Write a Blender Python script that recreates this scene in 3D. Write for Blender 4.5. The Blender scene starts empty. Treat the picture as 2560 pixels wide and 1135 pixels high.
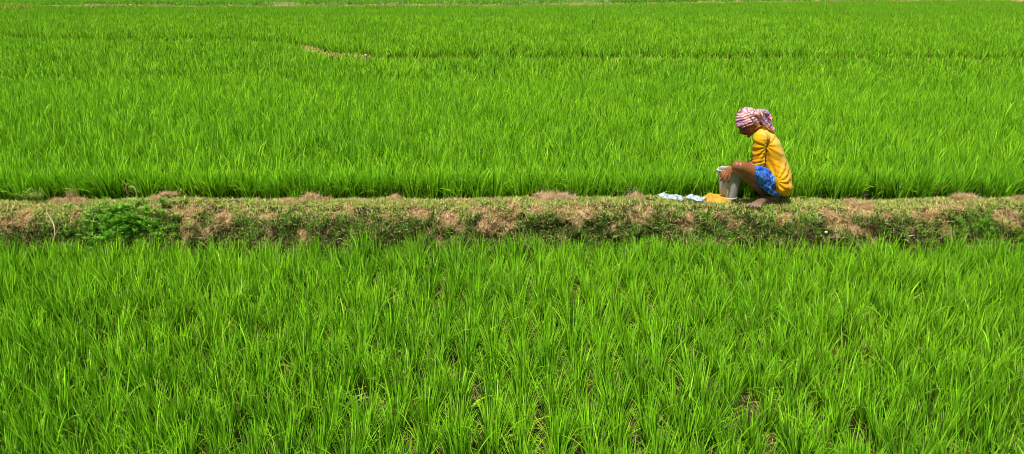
import bpy, bmesh, math, random
import numpy as np
from mathutils import Vector, Matrix

R = math.radians
random.seed(7)
rng = np.random.default_rng(11)
scene = bpy.context.scene
COL = scene.collection

# ------------------------------------------------------------------ camera numbers
CAM_H = 1.99
PITCH = R(19.28)
FPX = 1850.0            # focal length in pixels of the 2560 px wide photograph


def ray(px, py):
    a = PITCH + math.atan((py - 567.5) / FPX)
    d = FPX / math.cos(a - PITCH)          # length in the vertical plane
    return np.array([(px - 1280.0) / d, math.cos(a), -math.sin(a)])


def at(px, py, Y):
    """world point on the sight line of a photo point, at world depth Y"""
    r = ray(px, py)
    t = Y / r[1]
    return np.array([r[0] * t, Y, CAM_H + r[2] * t])


def on_z(px, py, z):
    r = ray(px, py)
    t = (z - CAM_H) / r[2]
    return np.array([r[0] * t, r[1] * t, z])


# ------------------------------------------------------------------ numpy noise
def _hash(ix, iy, iz, seed):
    n = (ix.astype(np.int64) * 374761393 + iy.astype(np.int64) * 668265263
         + iz.astype(np.int64) * 2147483647 + seed * 1274126177) & 0xffffffff
    n = ((n ^ (n >> 13)) * 1274126177) & 0xffffffff
    n = (n ^ (n >> 16)) & 0xffffffff
    return n.astype(np.float64) / 0xffffffff


def vnoise(x, y, z=None, seed=0):
    x = np.asarray(x, float); y = np.asarray(y, float)
    z = np.zeros_like(x) if z is None else np.asarray(z, float)
    ix, iy, iz = np.floor(x), np.floor(y), np.floor(z)
    fx, fy, fz = x - ix, y - iy, z - iz
    u, v, w = [f * f * (3 - 2 * f) for f in (fx, fy, fz)]
    r = 0
    for dx in (0, 1):
        for dy in (0, 1):
            for dz in (0, 1):
                h = _hash(ix + dx, iy + dy, iz + dz, seed)
                r = r + h * (u if dx else 1 - u) * (v if dy else 1 - v) * (w if dz else 1 - w)
    return r * 2 - 1


def fbm(x, y, z=None, o=4, seed=0):
    r, a, s = 0, 1.0, 0
    for k in range(o):
        f = 2.0 ** k
        r = r + a * vnoise(np.asarray(x) * f + 17.3 * k, np.asarray(y) * f + 5.1 * k,
                           None if z is None else np.asarray(z) * f, seed + k)
        s += a; a *= 0.5
    return r / s


# ------------------------------------------------------------------ object helpers
def tag(o, label=None, cat=None, group=None, kind=None):
    if label: o['label'] = label
    if cat: o['category'] = cat
    if group: o['group'] = group
    if kind: o['kind'] = kind
    return o


def link(name, me, mat, parent=None):
    o = bpy.data.objects.new(name, me)
    COL.objects.link(o)
    if mat is not None and len(me.materials) == 0:
        me.materials.append(mat)
    if parent is not None:
        o.parent = parent
        o.matrix_parent_inverse = Matrix.Translation(-Vector(parent.location))
    return o


def empty(name, loc):
    o = bpy.data.objects.new(name, None)
    o.location = Vector(loc); o.empty_display_size = 0.05
    COL.objects.link(o)
    return o


def quad_mesh(name, verts, quads, col=None, smooth=True):
    me = bpy.data.meshes.new(name)
    verts = np.asarray(verts, np.float32).reshape(-1, 3)
    quads = np.asarray(quads, np.int32).reshape(-1, 4)
    me.vertices.add(len(verts)); me.vertices.foreach_set('co', verts.ravel())
    me.loops.add(quads.size); me.loops.foreach_set('vertex_index', quads.ravel())
    me.polygons.add(len(quads))
    me.polygons.foreach_set('loop_start', np.arange(0, quads.size, 4, dtype=np.int32))
    if smooth:
        me.polygons.foreach_set('use_smooth', np.ones(len(quads), bool))
    me.update(calc_edges=True)
    if col is not None:
        a = me.attributes.new('tint', 'FLOAT_COLOR', 'POINT')
        c = np.ones((len(verts), 4), np.float32); c[:, :3] = col
        a.data.foreach_set('color', c.ravel())
    return me


def blades(base, az, lean, curv, length, width, col, segs=4, twist=None, shape=0.55, droop=1.6,
           tipcol=None, basecol=None, wiggle=0.0):
    """flat leaf strips: returns verts, quads, colours"""
    N = len(base)
    base = np.asarray(base, float)
    t = np.linspace(0, 1, segs + 1)
    th = lean[:, None] + curv[:, None] * t[None, :] ** droop
    azv = az[:, None] + (0 if wiggle == 0 else wiggle * np.sin(t[None] * 5 + az[:, None] * 9))
    azv = np.broadcast_to(azv, th.shape)
    d = np.stack([np.sin(th) * np.cos(azv), np.sin(th) * np.sin(azv), np.cos(th)], -1)
    step = (length / segs)[:, None, None]
    mid = 0.5 * (d[:, 1:] + d[:, :-1]) * step
    p = np.concatenate([base[:, None, :], base[:, None, :] + np.cumsum(mid, 1)], 1)
    if twist is None:
        twist = rng.uniform(-1.2, 1.2, N)
    tw = twist[:, None] * (0.4 + 0.8 * t[None])
    side = np.stack([-np.sin(azv), np.cos(azv), np.zeros_like(th)], -1)
    nrm = np.cross(d, side)
    s = side * np.cos(tw)[..., None] + nrm * np.sin(tw)[..., None]
    prof = np.clip((1 - t) ** shape, 0.06, 1) * np.clip(0.55 + t * 2.2, 0, 1)
    w = width[:, None, None] * 0.5 * prof[None, :, None]
    v = np.stack([p - s * w, p + s * w], 2).reshape(-1, 3)
    n2 = (segs + 1) * 2
    k = np.arange(segs)
    q = np.stack([2 * k, 2 * k + 1, 2 * k + 3, 2 * k + 2], 1)
    quads = (np.arange(N)[:, None, None] * n2 + q[None]).reshape(-1, 4)
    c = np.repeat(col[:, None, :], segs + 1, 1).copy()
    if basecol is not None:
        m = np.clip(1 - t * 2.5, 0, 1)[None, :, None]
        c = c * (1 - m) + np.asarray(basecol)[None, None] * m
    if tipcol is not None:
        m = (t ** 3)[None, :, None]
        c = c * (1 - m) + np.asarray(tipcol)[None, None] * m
    c = np.repeat(c[:, :, None, :], 2, 2).reshape(-1, 3)
    return v, quads, c


def merge(parts):
    V, Q, C, n = [], [], [], 0
    for v, q, c in parts:
        V.append(v); Q.append(q + n); C.append(c); n += len(v)
    return np.concatenate(V), np.concatenate(Q), np.concatenate(C)


# ------------------------------------------------------------------ materials
class NT:
    def __init__(self, name):
        self.m = bpy.data.materials.new(name); self.m.use_nodes = True
        self.t = self.m.node_tree; self.t.nodes.clear()
        self.out = self.n('ShaderNodeOutputMaterial')

    def n(self, typ, **kw):
        nd = self.t.nodes.new(typ)
        for k, v in kw.items():
            if k in nd.inputs: nd.inputs[k].default_value = v
            else: setattr(nd, k, v)
        return nd

    def l(self, a, b): self.t.links.new(a, b)

    def noise(self, scale, detail=4, vec=None, rough=0.55, dist=0.0):
        nd = self.n('ShaderNodeTexNoise')
        nd.inputs['Scale'].default_value = scale; nd.inputs['Detail'].default_value = detail
        nd.inputs['Roughness'].default_value = rough; nd.inputs['Distortion'].default_value = dist
        if vec is not None: self.l(vec, nd.inputs['Vector'])
        return nd.outputs['Fac']

    def ramp(self, fac, stops):
        r = self.n('ShaderNodeValToRGB'); e = r.color_ramp.elements
        while len(e) < len(stops): e.new(0.5)
        for i, (p, c) in enumerate(stops):
            e[i].position = p
            e[i].color = (c, c, c, 1) if not hasattr(c, '__len__') else (c[0], c[1], c[2], 1)
        self.l(fac, r.inputs['Fac'])
        return r.outputs['Color']

    def mix(self, a, b, fac, mode='MIX'):
        m = self.n('ShaderNodeMix', data_type='RGBA', blend_type=mode)
        for s, v in ((m.inputs[0], fac), (m.inputs[6], a), (m.inputs[7], b)):
            if hasattr(v, 'is_linked') or hasattr(v, 'links'): self.l(v, s)
            elif hasattr(v, '__len__'): s.default_value = (v[0], v[1], v[2], 1)
            else: s.default_value = v
        return m.outputs[2]

    def pos(self):
        return self.n('ShaderNodeNewGeometry').outputs['Position']

    def coord(self, which='Object'):
        return self.n('ShaderNodeTexCoord').outputs[which]

    def surf(self, color, rough=0.8, spec=0.3, bump=None, bstr=0.5, bdist=0.01, metallic=0.0, sss=0.0,
             sheen=0.0, translucent=0.0, tcol=None):
        p = self.n('ShaderNodeBsdfPrincipled')
        if hasattr(color, 'links'): self.l(color, p.inputs['Base Color'])
        else: p.inputs['Base Color'].default_value = (*color, 1)
        if hasattr(rough, 'links'): self.l(rough, p.inputs['Roughness'])
        else: p.inputs['Roughness'].default_value = rough
        p.inputs['Specular IOR Level'].default_value = spec
        p.inputs['Metallic'].default_value = metallic
        if sheen: p.inputs['Sheen Weight'].default_value = sheen
        if sss:
            p.inputs['Subsurface Weight'].default_value = sss
            p.inputs['Subsurface Radius'].default_value = (0.01, 0.004, 0.002)
        if bump is not None:
            b = self.n('ShaderNodeBump'); b.inputs['Strength'].default_value = bstr
            b.inputs['Distance'].default_value = bdist
            self.l(bump, b.inputs['Height']); self.l(b.outputs[0], p.inputs['Normal'])
        sh = p.outputs[0]
        if translucent:
            t = self.n('ShaderNodeBsdfTranslucent')
            src = tcol if tcol is not None else color
            if hasattr(src, 'links'): self.l(src, t.inputs['Color'])
            else: t.inputs['Color'].default_value = (*src, 1)
            ms = self.n('ShaderNodeMixShader'); ms.inputs[0].default_value = translucent
            self.l(sh, ms.inputs[1]); self.l(t.outputs[0], ms.inputs[2]); sh = ms.outputs[0]
        self.l(sh, self.out.inputs['Surface'])
        return self.m


def leaf_material(name, gain=1.0, trans=0.4, inst=True, big=True, tgain=(1.25, 1.2, 0.5), rough=0.45, spec=0.35):
    k = NT(name)
    c = k.n('ShaderNodeAttribute', attribute_name='tint').outputs['Color']
    if inst:
        rnd = k.n('ShaderNodeObjectInfo').outputs['Random']
        c = k.mix(c, k.ramp(rnd, [(0, (0.80, 0.86, 0.8)), (0.5, (1, 1, 1)), (1, (1.14, 1.08, 1.0))]), 1.0, 'MULTIPLY')
    if big:
        c = k.mix(c, k.ramp(k.noise(0.55, 3, k.pos()), [(0.32, (0.86, 0.92, 0.9)), (0.68, (1.12, 1.06, 1.0))]), 1.0, 'MULTIPLY')
    c = k.mix(c, (gain, gain, gain), 1.0, 'MULTIPLY')
    tc = k.mix(c, tgain, 1.0, 'MULTIPLY')
    return k.surf(c, rough, spec, translucent=trans, tcol=tc)


def mat_mud():
    k = NT('wet_mud'); P = k.pos()
    n1 = k.noise(6, 6, P); n2 = k.noise(45, 5, P)
    c = k.ramp(n1, [(0.35, (0.028, 0.022, 0.010)), (0.6, (0.075, 0.052, 0.022)), (0.75, (0.055, 0.075, 0.012))])
    c = k.mix(c, k.ramp(n2, [(0.3, 0.5), (0.7, 1.4)]), 1.0, 'MULTIPLY')
    return k.surf(c, 0.6, 0.4, n2, 0.8, 0.02)


def mat_earth():
    k = NT('bund_earth'); P = k.pos()
    n1 = k.noise(9, 6, P); n2 = k.noise(60, 6, P, 0.7); n3 = k.noise(3, 3, P)
    c = k.ramp(n1, [(0.3, (0.26, 0.15, 0.07)), (0.48, (0.58, 0.36, 0.18)), (0.68, (0.76, 0.52, 0.30))])
    c = k.mix(c, k.ramp(n2, [(0.3, 0.45), (0.55, 1.0), (0.75, 1.3)]), 1.0, 'MULTIPLY')
    c = k.mix(c, (0.08, 0.10, 0.03), k.ramp(n3, [(0.5, 0), (0.7, 0.5)]))
    return k.surf(c, 0.9, 0.2, n2, 1.0, 0.02)


M_RICE = leaf_material('rice_leaf', gain=1.08, trans=0.27, tgain=(0.95, 1.0, 0.5), spec=0.16, rough=0.42)
M_GRASS = leaf_material('bund_grass_leaf', gain=1.1, trans=0.3, spec=0.15, inst=False, big=False, tgain=(1.1, 1.1, 0.6))
M_STRAW = leaf_material('dry_straw', gain=1.0, trans=0.15, inst=False, big=False, tgain=(1, 1, 1), rough=0.7, spec=0.2)
def mat_bund():
    k = NT('bund_surface'); P = k.pos()
    bare = k.n('ShaderNodeAttribute', attribute_name='bare').outputs['Fac']
    n1 = k.noise(14, 6, P); n2 = k.noise(60, 6, P, 0.7)
    dry = k.ramp(n1, [(0.35, (0.14, 0.075, 0.035)), (0.52, (0.50, 0.31, 0.15)), (0.72, (0.76, 0.54, 0.30))])
    crumb = k.n('ShaderNodeTexVoronoi'); crumb.inputs['Scale'].default_value = 42; k.l(P, crumb.inputs['Vector'])
    n2 = k.mix(n2, crumb.outputs['Distance'], 0.45)
    wet = k.ramp(n1, [(0.3, (0.030, 0.024, 0.012)), (0.7, (0.10, 0.062, 0.030))])  # dark earth: shade of the hollows between grass put into the colour
    c = k.mix(wet, dry, bare)
    c = k.mix(c, k.ramp(n2, [(0.3, 0.45), (0.55, 1.0), (0.75, 1.3)]), 1.0, 'MULTIPLY')
    return k.surf(c, 0.9, 0.2, n2, 1.0, 0.035)


M_BUND = mat_bund()
M_MUD = mat_mud()
M_EARTH = mat_earth()

# ------------------------------------------------------------------ terrain levels
Z_FRONT, Z_BACK = -0.39, -0.10
PROF = np.array([(5.30, -0.56), (5.62, -0.50), (5.80, -0.42), (5.90, -0.28), (5.99, -0.15), (6.09, -0.045),
                 (6.20, 0.0), (6.32, 0.006), (6.42, 0.004), (6.50, -0.03), (6.58, -0.10), (6.78, -0.22)])
_ps = np.concatenate([[0], np.cumsum(np.hypot(*np.diff(PROF, axis=0).T))]); _ps /= _ps[-1]
# bare or straw-coloured places on the bund, (photo x, photo y, radius x m, radius y m)
BARE = [(1130, 545, .10, .10), (1232, 560, .16, .10), (1480, 545, .20, .08), (1600, 560, .08, .06), (1725, 552, .08, .10),
        (1845, 562, .10, .05), (1545, 575, .16, .05), (2085, 540, .12, .09), (2150, 520, .14, .10), (2190, 572, .2, .06), (2330, 575, .2, .07),
        (2290, 540, .10, .06), (2500, 545, .14, .08), (2400, 520, .09, .05), (470, 575, .13, .05), (700, 580, .25, .05),
        (870, 545, .06, .10), (800, 580, .12, .05), (60, 560, .15, .06), (330, 575, .03, .02), (1050, 530, .10, .05),
        (1310, 530, .10, .07), (1960, 545, .10, .05), (1200, 525, .12, .05), (640, 540, .10, .04), (150, 505, .4, .02), (20, 512, .3, .04),
        (700, 507, .18, .02), (1010, 508, .12, .015)]


def bund_center(x):
    return 0.03 * np.sin(x * 0.7 + 1.0) + 0.02 * np.sin(x * 2.1)


def bund_surface(x, s):
    """x along the bund, s 0..1 across it (0 = front foot)"""
    Y = np.interp(s, _ps, PROF[:, 0]); Z = np.interp(s, _ps, PROF[:, 1])
    face = np.clip(1 - np.abs((s - 0.42) / 0.4), 0, 1)
    n = fbm(x * 2.3, s * 4, seed=3, o=4)
    n2 = fbm(x * 9, s * 13, seed=8, o=4)
    n3 = vnoise(x * 38, s * 50, seed=12)
    calm = 1 - 0.85 * np.exp(-((x - 2.2) / 0.75) ** 2) * np.clip((s - 0.5) * 6, 0, 1)
    Z = Z + (0.022 * np.sin(x * 1.15 + .6) * np.sin(x * .43 + 1) + 0.02 * fbm(x * 1.6, x * 0 + 2, seed=14, o=2)) * np.clip(s * 2, 0, 1) * calm
    Y = Y + bund_center(x) * np.clip(1.2 - s, 0, 1) + (-0.06 * n - 0.10 * n2 * face) * calm - 0.012 * n3 * face
    Z = Z + (0.018 * n + 0.045 * n2 * (0.3 + face)) * calm + 0.008 * n3
    return np.stack([x, Y, Z], -1)


NX, NS = 1000, 80
gx, gs = np.meshgrid(np.linspace(-7.5, 7.5, NX), np.linspace(0, 1, NS))
BP = bund_surface(gx.ravel(), gs.ravel()).reshape(NS, NX, 3)
idx = np.arange(NX * NS).reshape(NS, NX)
q = np.stack([idx[:-1, :-1], idx[:-1, 1:], idx[1:, 1:], idx[1:, :-1]], -1).reshape(-1, 4)
BUND_ME = quad_mesh('earth_bund', BP, q)
o = link('earth_bund', BUND_ME, M_BUND)
tag(o, 'lumpy brown earth bund running straight across between the two rice fields', 'earth bank', kind='structure')


def bund_top_z(x, y):
    """height of the bund crest by nearest surface sample"""
    i = int(round((x + 7.5) / 15 * (NX - 1)))
    colm = BP[:, max(0, min(NX - 1, i))]
    sel = colm[:, 1]
    return float(np.interp(y, np.maximum.accumulate(sel), colm[:, 2]))


# ground sheet, out to the horizon
ys = np.concatenate([np.linspace(-30, 1.5, 12), np.linspace(2, 6.0, 60), np.linspace(6.1, 6.7, 8),
                     np.linspace(7, 55, 160), np.geomspace(60, 900, 14)])
xs = np.concatenate([-np.geomspace(700, 8, 14), np.linspace(-7.5, 7.5, 120), np.geomspace(8, 700, 14)])
GX, GY = np.meshgrid(xs, ys)
lev = np.where(GY < 6.05, Z_FRONT, np.where(GY > 6.55, Z_BACK, Z_FRONT + (Z_BACK - Z_FRONT) * (GY - 6.05) / 0.5))
lev = lev + 0.02 * fbm(GX * 2.2, GY * 2.2, seed=5) - np.where((GY > 5.7) & (GY < 6.7), 0.06, 0)
idx = np.arange(GX.size).reshape(GX.shape)
q = np.stack([idx[:-1, :-1], idx[:-1, 1:], idx[1:, 1:], idx[1:, :-1]], -1).reshape(-1, 4)
o = link('field_ground', quad_mesh('field_ground', np.stack([GX, GY, lev], -1), q), M_MUD)
tag(o, 'dark wet mud of the paddy fields under the rice', 'ground', kind='structure')

# ------------------------------------------------------------------ rice
def greens(n, light=0.5, spread=1.0):
    k = np.clip(rng.normal(light, 0.40 * spread, n), 0, 1)[:, None] ** 1.35
    a = np.array([0.008, 0.066, 0.001]); b = np.array([0.410, 0.880, 0.030])
    c = a * (1 - k) + b * k
    return c * rng.uniform(0.85, 1.15, (n, 1))


def rice_hill(nb, L, W, segs, rad=0.03, lean=0.17, seed=0, yellow=0.03, tone=(1, 1, 1)):
    n = nb
    a = rng.uniform(0, 2 * np.pi, n); r = rad * np.sqrt(rng.uniform(0, 1, n))
    base = np.stack([r * np.cos(a), r * np.sin(a), np.full(n, -0.02)], -1)
    az = a + rng.normal(0, 0.7, n)
    ln = np.abs(rng.normal(0.0, lean, n)) + 0.02
    cv = np.abs(rng.normal(0.05, 0.22, n))
    fl = rng.uniform(0, 1, n) < 0.16
    cv[fl] += rng.uniform(0.4, 1.5, fl.sum())
    length = L * np.clip(rng.normal(0.9, 0.16, n), 0.4, 1.25)
    # leaves that split off half way up
    up = rng.uniform(0, 1, n) < 0.45
    base[up, 2] += rng.uniform(0.03, 0.12, up.sum()) * L / 0.33
    base[up, :2] *= 1.6
    length[up] *= 0.8
    ln[up] += 0.08
    w = W * rng.uniform(0.7, 1.25, n)
    c = greens(n)
    c = c * np.array(tone)
    yl = rng.uniform(0, 1, n) < yellow
    c[yl] = np.array([0.42, 0.42, 0.06]); ln[yl] += 0.5; length[yl] *= 0.8
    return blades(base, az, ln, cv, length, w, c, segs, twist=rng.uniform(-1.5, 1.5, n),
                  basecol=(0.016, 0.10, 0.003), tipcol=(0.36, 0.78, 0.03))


def template_collection(name, specs):
    col = bpy.data.collections.new(name)
    for i, s in enumerate(specs):
        v, qd, c = rice_hill(**s)
        me = quad_mesh('rice_tuft', v, qd, c); me.materials.append(M_RICE)
        ob = bpy.data.objects.new('rice_tuft', me); col.objects.link(ob)
    return col


def scatter_object(name, pts, rot, scl, coll, label, cat='rice'):
    me = bpy.data.meshes.new(name)
    me.vertices.add(len(pts)); me.vertices.foreach_set('co', np.asarray(pts, np.float32).ravel())
    a = me.attributes.new('rot', 'FLOAT_VECTOR', 'POINT'); a.data.foreach_set('vector', np.asarray(rot, np.float32).ravel())
    a = me.attributes.new('scl', 'FLOAT_VECTOR', 'POINT'); a.data.foreach_set('vector', np.asarray(scl, np.float32).ravel())
    ng = bpy.data.node_groups.new(name + '_nodes', 'GeometryNodeTree')
    ng.interface.new_socket('Geometry', in_out='INPUT', socket_type='NodeSocketGeometry')
    ng.interface.new_socket('Geometry', in_out='OUTPUT', socket_type='NodeSocketGeometry')
    N = ng.nodes; Lk = ng.links
    gi = N.new('NodeGroupInput'); go = N.new('NodeGroupOutput')
    ip = N.new('GeometryNodeInstanceOnPoints'); ci = N.new('GeometryNodeCollectionInfo')
    ci.inputs['Collection'].default_value = coll
    ci.inputs['Separate Children'].default_value = True
    ci.inputs['Reset Children'].default_value = True
    ip.inputs['Pick Instance'].default_value = True
    ar = N.new('GeometryNodeInputNamedAttribute'); ar.data_type = 'FLOAT_VECTOR'; ar.inputs['Name'].default_value = 'rot'
    asn = N.new('GeometryNodeInputNamedAttribute'); asn.data_type = 'FLOAT_VECTOR'; asn.inputs['Name'].default_value = 'scl'
    m2p = N.new('GeometryNodeMeshToPoints')
    Lk.new(gi.outputs[0], m2p.inputs['Mesh']); Lk.new(m2p.outputs[0], ip.inputs['Points'])
    Lk.new(ci.outputs[0], ip.inputs['Instance'])
    Lk.new(ar.outputs[0], ip.inputs['Rotation']); Lk.new(asn.outputs[0], ip.inputs['Scale'])
    Lk.new(ip.outputs[0], go.inputs[0])
    o = link(name, me, M_RICE)
    md = o.modifiers.new('scatter', 'NODES'); md.node_group = ng
    tag(o, label, cat, kind='stuff')
    return o


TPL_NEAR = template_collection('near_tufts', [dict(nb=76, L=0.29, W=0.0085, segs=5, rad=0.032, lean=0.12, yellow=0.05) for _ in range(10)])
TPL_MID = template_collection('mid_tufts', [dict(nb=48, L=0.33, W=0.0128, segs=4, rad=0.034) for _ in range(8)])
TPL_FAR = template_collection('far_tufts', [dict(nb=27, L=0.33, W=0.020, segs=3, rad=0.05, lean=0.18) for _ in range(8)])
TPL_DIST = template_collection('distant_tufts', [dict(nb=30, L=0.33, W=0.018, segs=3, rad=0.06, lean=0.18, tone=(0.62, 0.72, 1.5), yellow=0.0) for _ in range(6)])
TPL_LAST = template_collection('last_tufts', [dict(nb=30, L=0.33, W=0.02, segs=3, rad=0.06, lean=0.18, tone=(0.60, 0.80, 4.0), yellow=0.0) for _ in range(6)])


def hill_grid(x0, x1, y0, y1, dx, dy, jit):
    xx, yy = np.meshgrid(np.arange(x0, x1, dx), np.arange(y0, y1, dy))
    xx = xx.ravel() + rng.normal(0, jit, xx.size); yy = yy.ravel() + rng.normal(0, jit, yy.size)
    return xx, yy


def tuft_xform(x, y, z, base_s=1.0):
    n = len(x)
    wind = 0.10 * fbm(x * 0.5, y * 0.5, seed=99)
    rot = np.stack([rng.normal(0, 0.05, n), rng.normal(0, 0.05, n) + wind, rng.uniform(0, 6.28, n)], -1)
    s = base_s * np.clip(rng.normal(1, 0.10, n), 0.7, 1.3)
    h = s * (1 + 0.10 * fbm(x * 0.6, y * 0.6, seed=21))
    return np.stack([x, y, z], -1), rot, np.stack([s, s, h], -1)


def in_view(x, y, margin=1.6):
    return np.abs(x) < (0.70 * (y * 0.944 + 0.75) + margin)


# front field
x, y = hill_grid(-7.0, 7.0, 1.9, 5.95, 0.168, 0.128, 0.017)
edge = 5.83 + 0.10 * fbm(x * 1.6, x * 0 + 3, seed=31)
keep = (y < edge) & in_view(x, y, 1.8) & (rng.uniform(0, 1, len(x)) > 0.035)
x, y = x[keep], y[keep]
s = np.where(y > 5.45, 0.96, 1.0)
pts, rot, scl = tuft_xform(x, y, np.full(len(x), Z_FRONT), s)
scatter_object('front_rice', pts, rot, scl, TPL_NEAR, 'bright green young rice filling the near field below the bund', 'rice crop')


# lines of the low far bunds, as world poly-lines (x, y) at canopy height
def far_line(pxs, z):
    return np.array([on_z(px, py, z)[:2] for px, py in pxs])


LINE_A = far_line([(-700, 60), (0, 92), (480, 97), (610, 97), (720, 105), (780, 119), (830, 130), (930, 138), (1060, 139), (1250, 138),
                   (1500, 139), (1900, 139), (2300, 141), (2560, 142), (3300, 150)], 0.12)
LINE_B = far_line([(-900, 58), (0, 42), (300, 41), (700, 42), (1300, 44), (1900, 44), (2560, 40), (3400, 36)], 0.12)
LINE_C = far_line([(-300, 45), (0, 22), (60, 14), (200, 11), (600, 12), (900, 11), (1300, 10), (1500, 8), (1800, 3), (2100, 0), (3400, -6)], 0.12)


def line_y(line, x):
    return np.interp(x, line[:, 0], line[:, 1])


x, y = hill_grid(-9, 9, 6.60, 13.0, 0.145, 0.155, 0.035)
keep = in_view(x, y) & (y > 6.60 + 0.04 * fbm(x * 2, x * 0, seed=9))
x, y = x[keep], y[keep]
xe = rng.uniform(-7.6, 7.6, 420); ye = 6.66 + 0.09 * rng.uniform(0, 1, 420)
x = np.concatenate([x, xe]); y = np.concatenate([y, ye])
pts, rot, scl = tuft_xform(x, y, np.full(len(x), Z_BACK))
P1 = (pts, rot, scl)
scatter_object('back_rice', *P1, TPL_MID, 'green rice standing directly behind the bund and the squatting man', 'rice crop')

x, y = hill_grid(-42, 42, 13.05, 52.0, 0.185, 0.185, 0.035)
keep = in_view(x, y, 2.5)
dA = line_y(LINE_A, x) - y
openA = (x > on_z(705, 125, .2)[0]) & (x < on_z(935, 125, .2)[0])
gapA = (dA < np.where(openA, 0.60, 0.42)) & (dA > -0.42)
gapB = np.abs(y - line_y(LINE_B, x)) < 0.6
gapC = np.abs(y - line_y(LINE_C, x)) < 1.2
keep &= ~gapA & ~gapB & ~gapC
x, y = x[keep], y[keep]
lvl = np.where(y > line_y(LINE_A, x), 0.03, 0.0) + np.where(y > line_y(LINE_B, x), -0.10, 0.0)
sc = np.where(y > line_y(LINE_C, x), 1.1, 1.0)
pts, rot, scl = tuft_xform(x, y, Z_BACK + lvl, sc)
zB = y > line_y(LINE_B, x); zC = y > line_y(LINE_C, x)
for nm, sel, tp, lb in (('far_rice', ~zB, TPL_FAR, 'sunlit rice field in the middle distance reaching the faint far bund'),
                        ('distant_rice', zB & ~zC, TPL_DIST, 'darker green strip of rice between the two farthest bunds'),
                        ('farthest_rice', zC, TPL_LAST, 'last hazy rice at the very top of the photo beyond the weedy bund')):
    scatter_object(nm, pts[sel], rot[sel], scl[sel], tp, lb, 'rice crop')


# low far bunds as earth strips
def far_bund(name, line, x0, x1, h, hw, label, step=0.12, bump=None):
    M_ = M_BUND
    xs_ = np.arange(x0, x1, step); yc = line_y(line, xs_)
    offs = np.linspace(-1, 1, 9)
    V = []
    hh = h if bump is None else h + bump(xs_)
    for k in offs:
        z = Z_BACK - 0.03 + (h + 0.03 + (hh - h) * (abs(k) < .2)) * (1 - abs(k) ** 2.2) * (0.85 + 0.3 * fbm(xs_ * 1.7, xs_ * 0 + 1, seed=41))
        V.append(np.stack([xs_, yc + k * hw + 0.04 * fbm(xs_ * 3, xs_ * 0 + k * 3, seed=4), z + 0.03 * fbm(xs_ * 6, xs_ * 0 + k * 5, seed=6)], -1))
    V = np.array(V); n = len(xs_)
    idx = np.arange(V.shape[0] * n).reshape(V.shape[0], n)
    q = np.stack([idx[:-1, :-1], idx[:-1, 1:], idx[1:, 1:], idx[1:, :-1]], -1).reshape(-1, 4)
    o = link(name, quad_mesh(name, V, q), M_EARTH)
    tag(o, label, 'earth bank', kind='structure')
    return o


XA = [on_z(p, 125, 0.2)[0] for p in (690, 785, 812, 935)]


def bumpA(x):
    return 0.11 * (np.clip(1 - np.abs((x - (XA[0] + XA[1]) / 2) / ((XA[1] - XA[0]) * .62)) ** 3, 0, 1)
                   + 0.75 * np.clip(1 - np.abs((x - (XA[2] + XA[3]) / 2) / ((XA[3] - XA[2]) * .60)) ** 4, 0, 1))


far_bund('far_bund', LINE_A, -22, 22, 0.10, 0.34, 'low curving earth bund mostly hidden in the rice at mid distance', bump=bumpA)
far_bund('distant_bund', LINE_B, -36, 36, 0.05, 0.34, 'faint low bund far back between two rice fields')
far_bund('farthest_bund', LINE_C, -40, 40, 0.26, 0.8, 'pale weedy bund along the top of the photo', step=0.2)


def grass_patch(n, fx, colfn, L=(0.03, 0.07), W=(0.003, 0.005), lean=(0.2, 1.3), curv=(0.0, 1.2), segs=3):
    """n blades on positions fx(n) -> (N,3)"""
    p = fx(n); n = len(p)
    return blades(p, rng.uniform(0, 6.28, n), rng.uniform(*lean, n), rng.uniform(*curv, n), rng.uniform(*L, n),
                  rng.uniform(*W, n), colfn(n), segs, shape=0.6, wiggle=0.5)


def c_green(n, dark=0.0):
    k = rng.uniform(0, 1, (n, 1)) ** 1.2
    c = np.array([0.030, 0.115, 0.010]) * (1 - k) + np.array([0.20, 0.46, 0.03]) * k
    return c * (1 - dark)


def c_straw(n):
    k = rng.uniform(0, 1, (n, 1))
    return np.array([0.46, 0.28, 0.13]) * (1 - k) + np.array([0.88, 0.66, 0.36]) * k


def c_olive(n):
    k = rng.uniform(0, 1, (n, 1))
    return np.array([0.13, 0.22, 0.03]) * (1 - k) + np.array([0.46, 0.62, 0.13]) * k


# world coordinates (x, y) of the bare places, using the slope of the face
def face_point(px, py):
    # march along the sight line to the mean bund profile
    r = ray(px, py)
    for Y in np.linspace(5.6, 6.6, 400):
        t = Y / r[1]; z = CAM_H + r[2] * t
        if z <= np.interp(Y, PROF[:, 0], PROF[:, 1]): return r[0] * t, Y
    return r[0] * 6.5 / r[1], 6.5


BAREW = [(*face_point(px, py), rx, ry) for px, py, rx, ry in BARE]


def bare_mask(x, s):
    Y = np.interp(s, _ps, PROF[:, 0])
    m = np.zeros_like(x)
    wob = fbm(x * 9, s * 14, seed=77, o=4)
    for bx, by, rx, ry in BAREW:
        d = ((x - bx) / (rx * 1.15)) ** 2 + ((Y - by) / (ry * 0.9)) ** 2
        m = np.maximum(m, np.exp(-d * 0.8))
    m = m + 0.35 * np.clip(fbm(x * 1.1, s * 2.5, seed=78, o=2) + 0.15, 0, 1)
    return np.clip((m * 1.15 - 0.72 + wob * 1.7 + 0.5 * np.exp(-((s - 0.60) / 0.05) ** 2) + 0.85 * np.exp(-((s - 0.80) / 0.05) ** 2) * np.clip(0.35 + 1.6 * fbm(x * 2.1, x * 0 + 7, seed=79, o=2), 0, 1)) * 2.6, 0, 1)


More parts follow.
